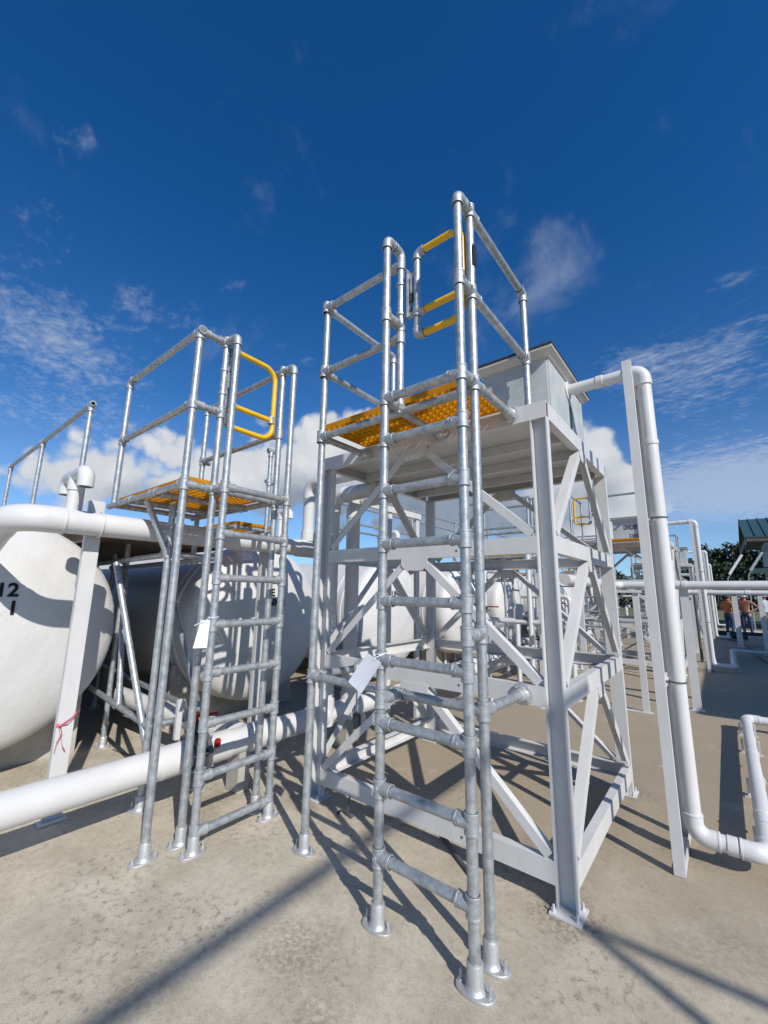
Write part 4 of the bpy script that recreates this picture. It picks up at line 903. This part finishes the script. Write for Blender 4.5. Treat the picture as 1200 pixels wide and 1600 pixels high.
# ------------------------------------------------------------------ tree line
def tree(label, x, y, h, w, lm, seed):
    rg = random.Random(seed); t = thing("broadleaf_tree", label, "tree", (x, y, 0), "dark trees behind the yard")
    m = MB().sweep([(x, y, -.06), (x+.1, y, h*.3), (x-.1, y+.1, h*.55), (x+.1, y, h*.8)], lambda s: .22*(1-s*.8), 8)
    for i in range(5):
        a = rg.uniform(0, 6.28); m.sweep([(x, y, h*.35+.1*h*i*.8), (x+math.cos(a)*w*.25, y+math.sin(a)*w*.25, h*.5+.08*h*i), (x+math.cos(a)*w*.4, y+math.sin(a)*w*.4, h*.6+.07*h*i)], lambda s: .08*(1-s*.8), 6)
    m.done("trunk", BARK, t)
    f = MB(); bm = f.bm
    cl = []
    for i in range(26):
        a = rg.uniform(0, 6.28); zz = rg.uniform(.22, .97); rr = w*.5*math.sqrt(rg.random())*(1-.65*abs(zz-.55)/.5)
        cl.append((Vector((x+rr*math.cos(a), y+rr*math.sin(a), h*zz)), rg.uniform(.09, .17)*w+.25))
    for c, s in cl:
        for _ in range(62):
            d = Vector((rg.gauss(0, 1), rg.gauss(0, 1), rg.gauss(0, .75))).normalized()*s*rg.random()**.4
            p = c+d; q = rg.uniform(.10, .26); ax = Vector((rg.gauss(0, 1), rg.gauss(0, 1), rg.gauss(0, .6))).normalized(); ay = ax.orthogonal().normalized(); ay = Matrix.Rotation(rg.uniform(0, 6.28), 3, ax) @ ay; bz = ax.cross(ay)
            bm.faces.new([bm.verts.new(p+ay*q+bz*0), bm.verts.new(p+bz*q*.6), bm.verts.new(p-ay*q), bm.verts.new(p-bz*q*.6)])
    me_ = f.done("crown", lm, t)
shape = ["round crowned", "tall narrow", "wide spreading", "ragged topped", "leaning", "dense low"]
side = ["left end", "second from left", "third from left", "fourth from left", "fifth from left", "middle", "sixth from right", "fifth from right", "fourth from right", "third from right", "second from right", "right end"]
xs = [-5.5, -2.8, -1.2, .3, 1.5, 2.6, 3.7, 4.6, 5.6, 6.8, 8.4, 10.5]; hs = [6.4, 6.9, 7.3, 7.7, 7.2, 7.9, 8.0, 8.6, 8.4, 8.8, 8.2, 8.0]
for i, (x_, h_) in enumerate(zip(xs, hs)):
    tree("%s dark green tree on the skyline, %s of the tree line" % (shape[i % 6], side[i]), x_, 66+random.uniform(-5, 6), h_, random.uniform(2.6, 3.8), LEAF[i % 3], 100+i)
# dense scrub under the trees
f = MB(); rg = random.Random(5)
for _ in range(9000):
    p = Vector((rg.uniform(-14, 16), rg.uniform(60, 74), 0)); p.z = rg.random()**.8*(4.6+1.0*math.sin(p.x*.9)); q = rg.uniform(.15, .34)
    ax = Vector((rg.gauss(0, 1), rg.gauss(0, 1), rg.gauss(0, .6))).normalized(); ay = ax.orthogonal().normalized(); bz = ax.cross(ay)
    f.bm.faces.new([f.bm.verts.new(p+ay*q), f.bm.verts.new(p+bz*q*.6), f.bm.verts.new(p-ay*q), f.bm.verts.new(p-bz*q*.6)])
o = f.done("scrub", LEAF[1]); o['kind'] = 'stuff'; tag(o, "dark dense scrub under the trees", "scrub")
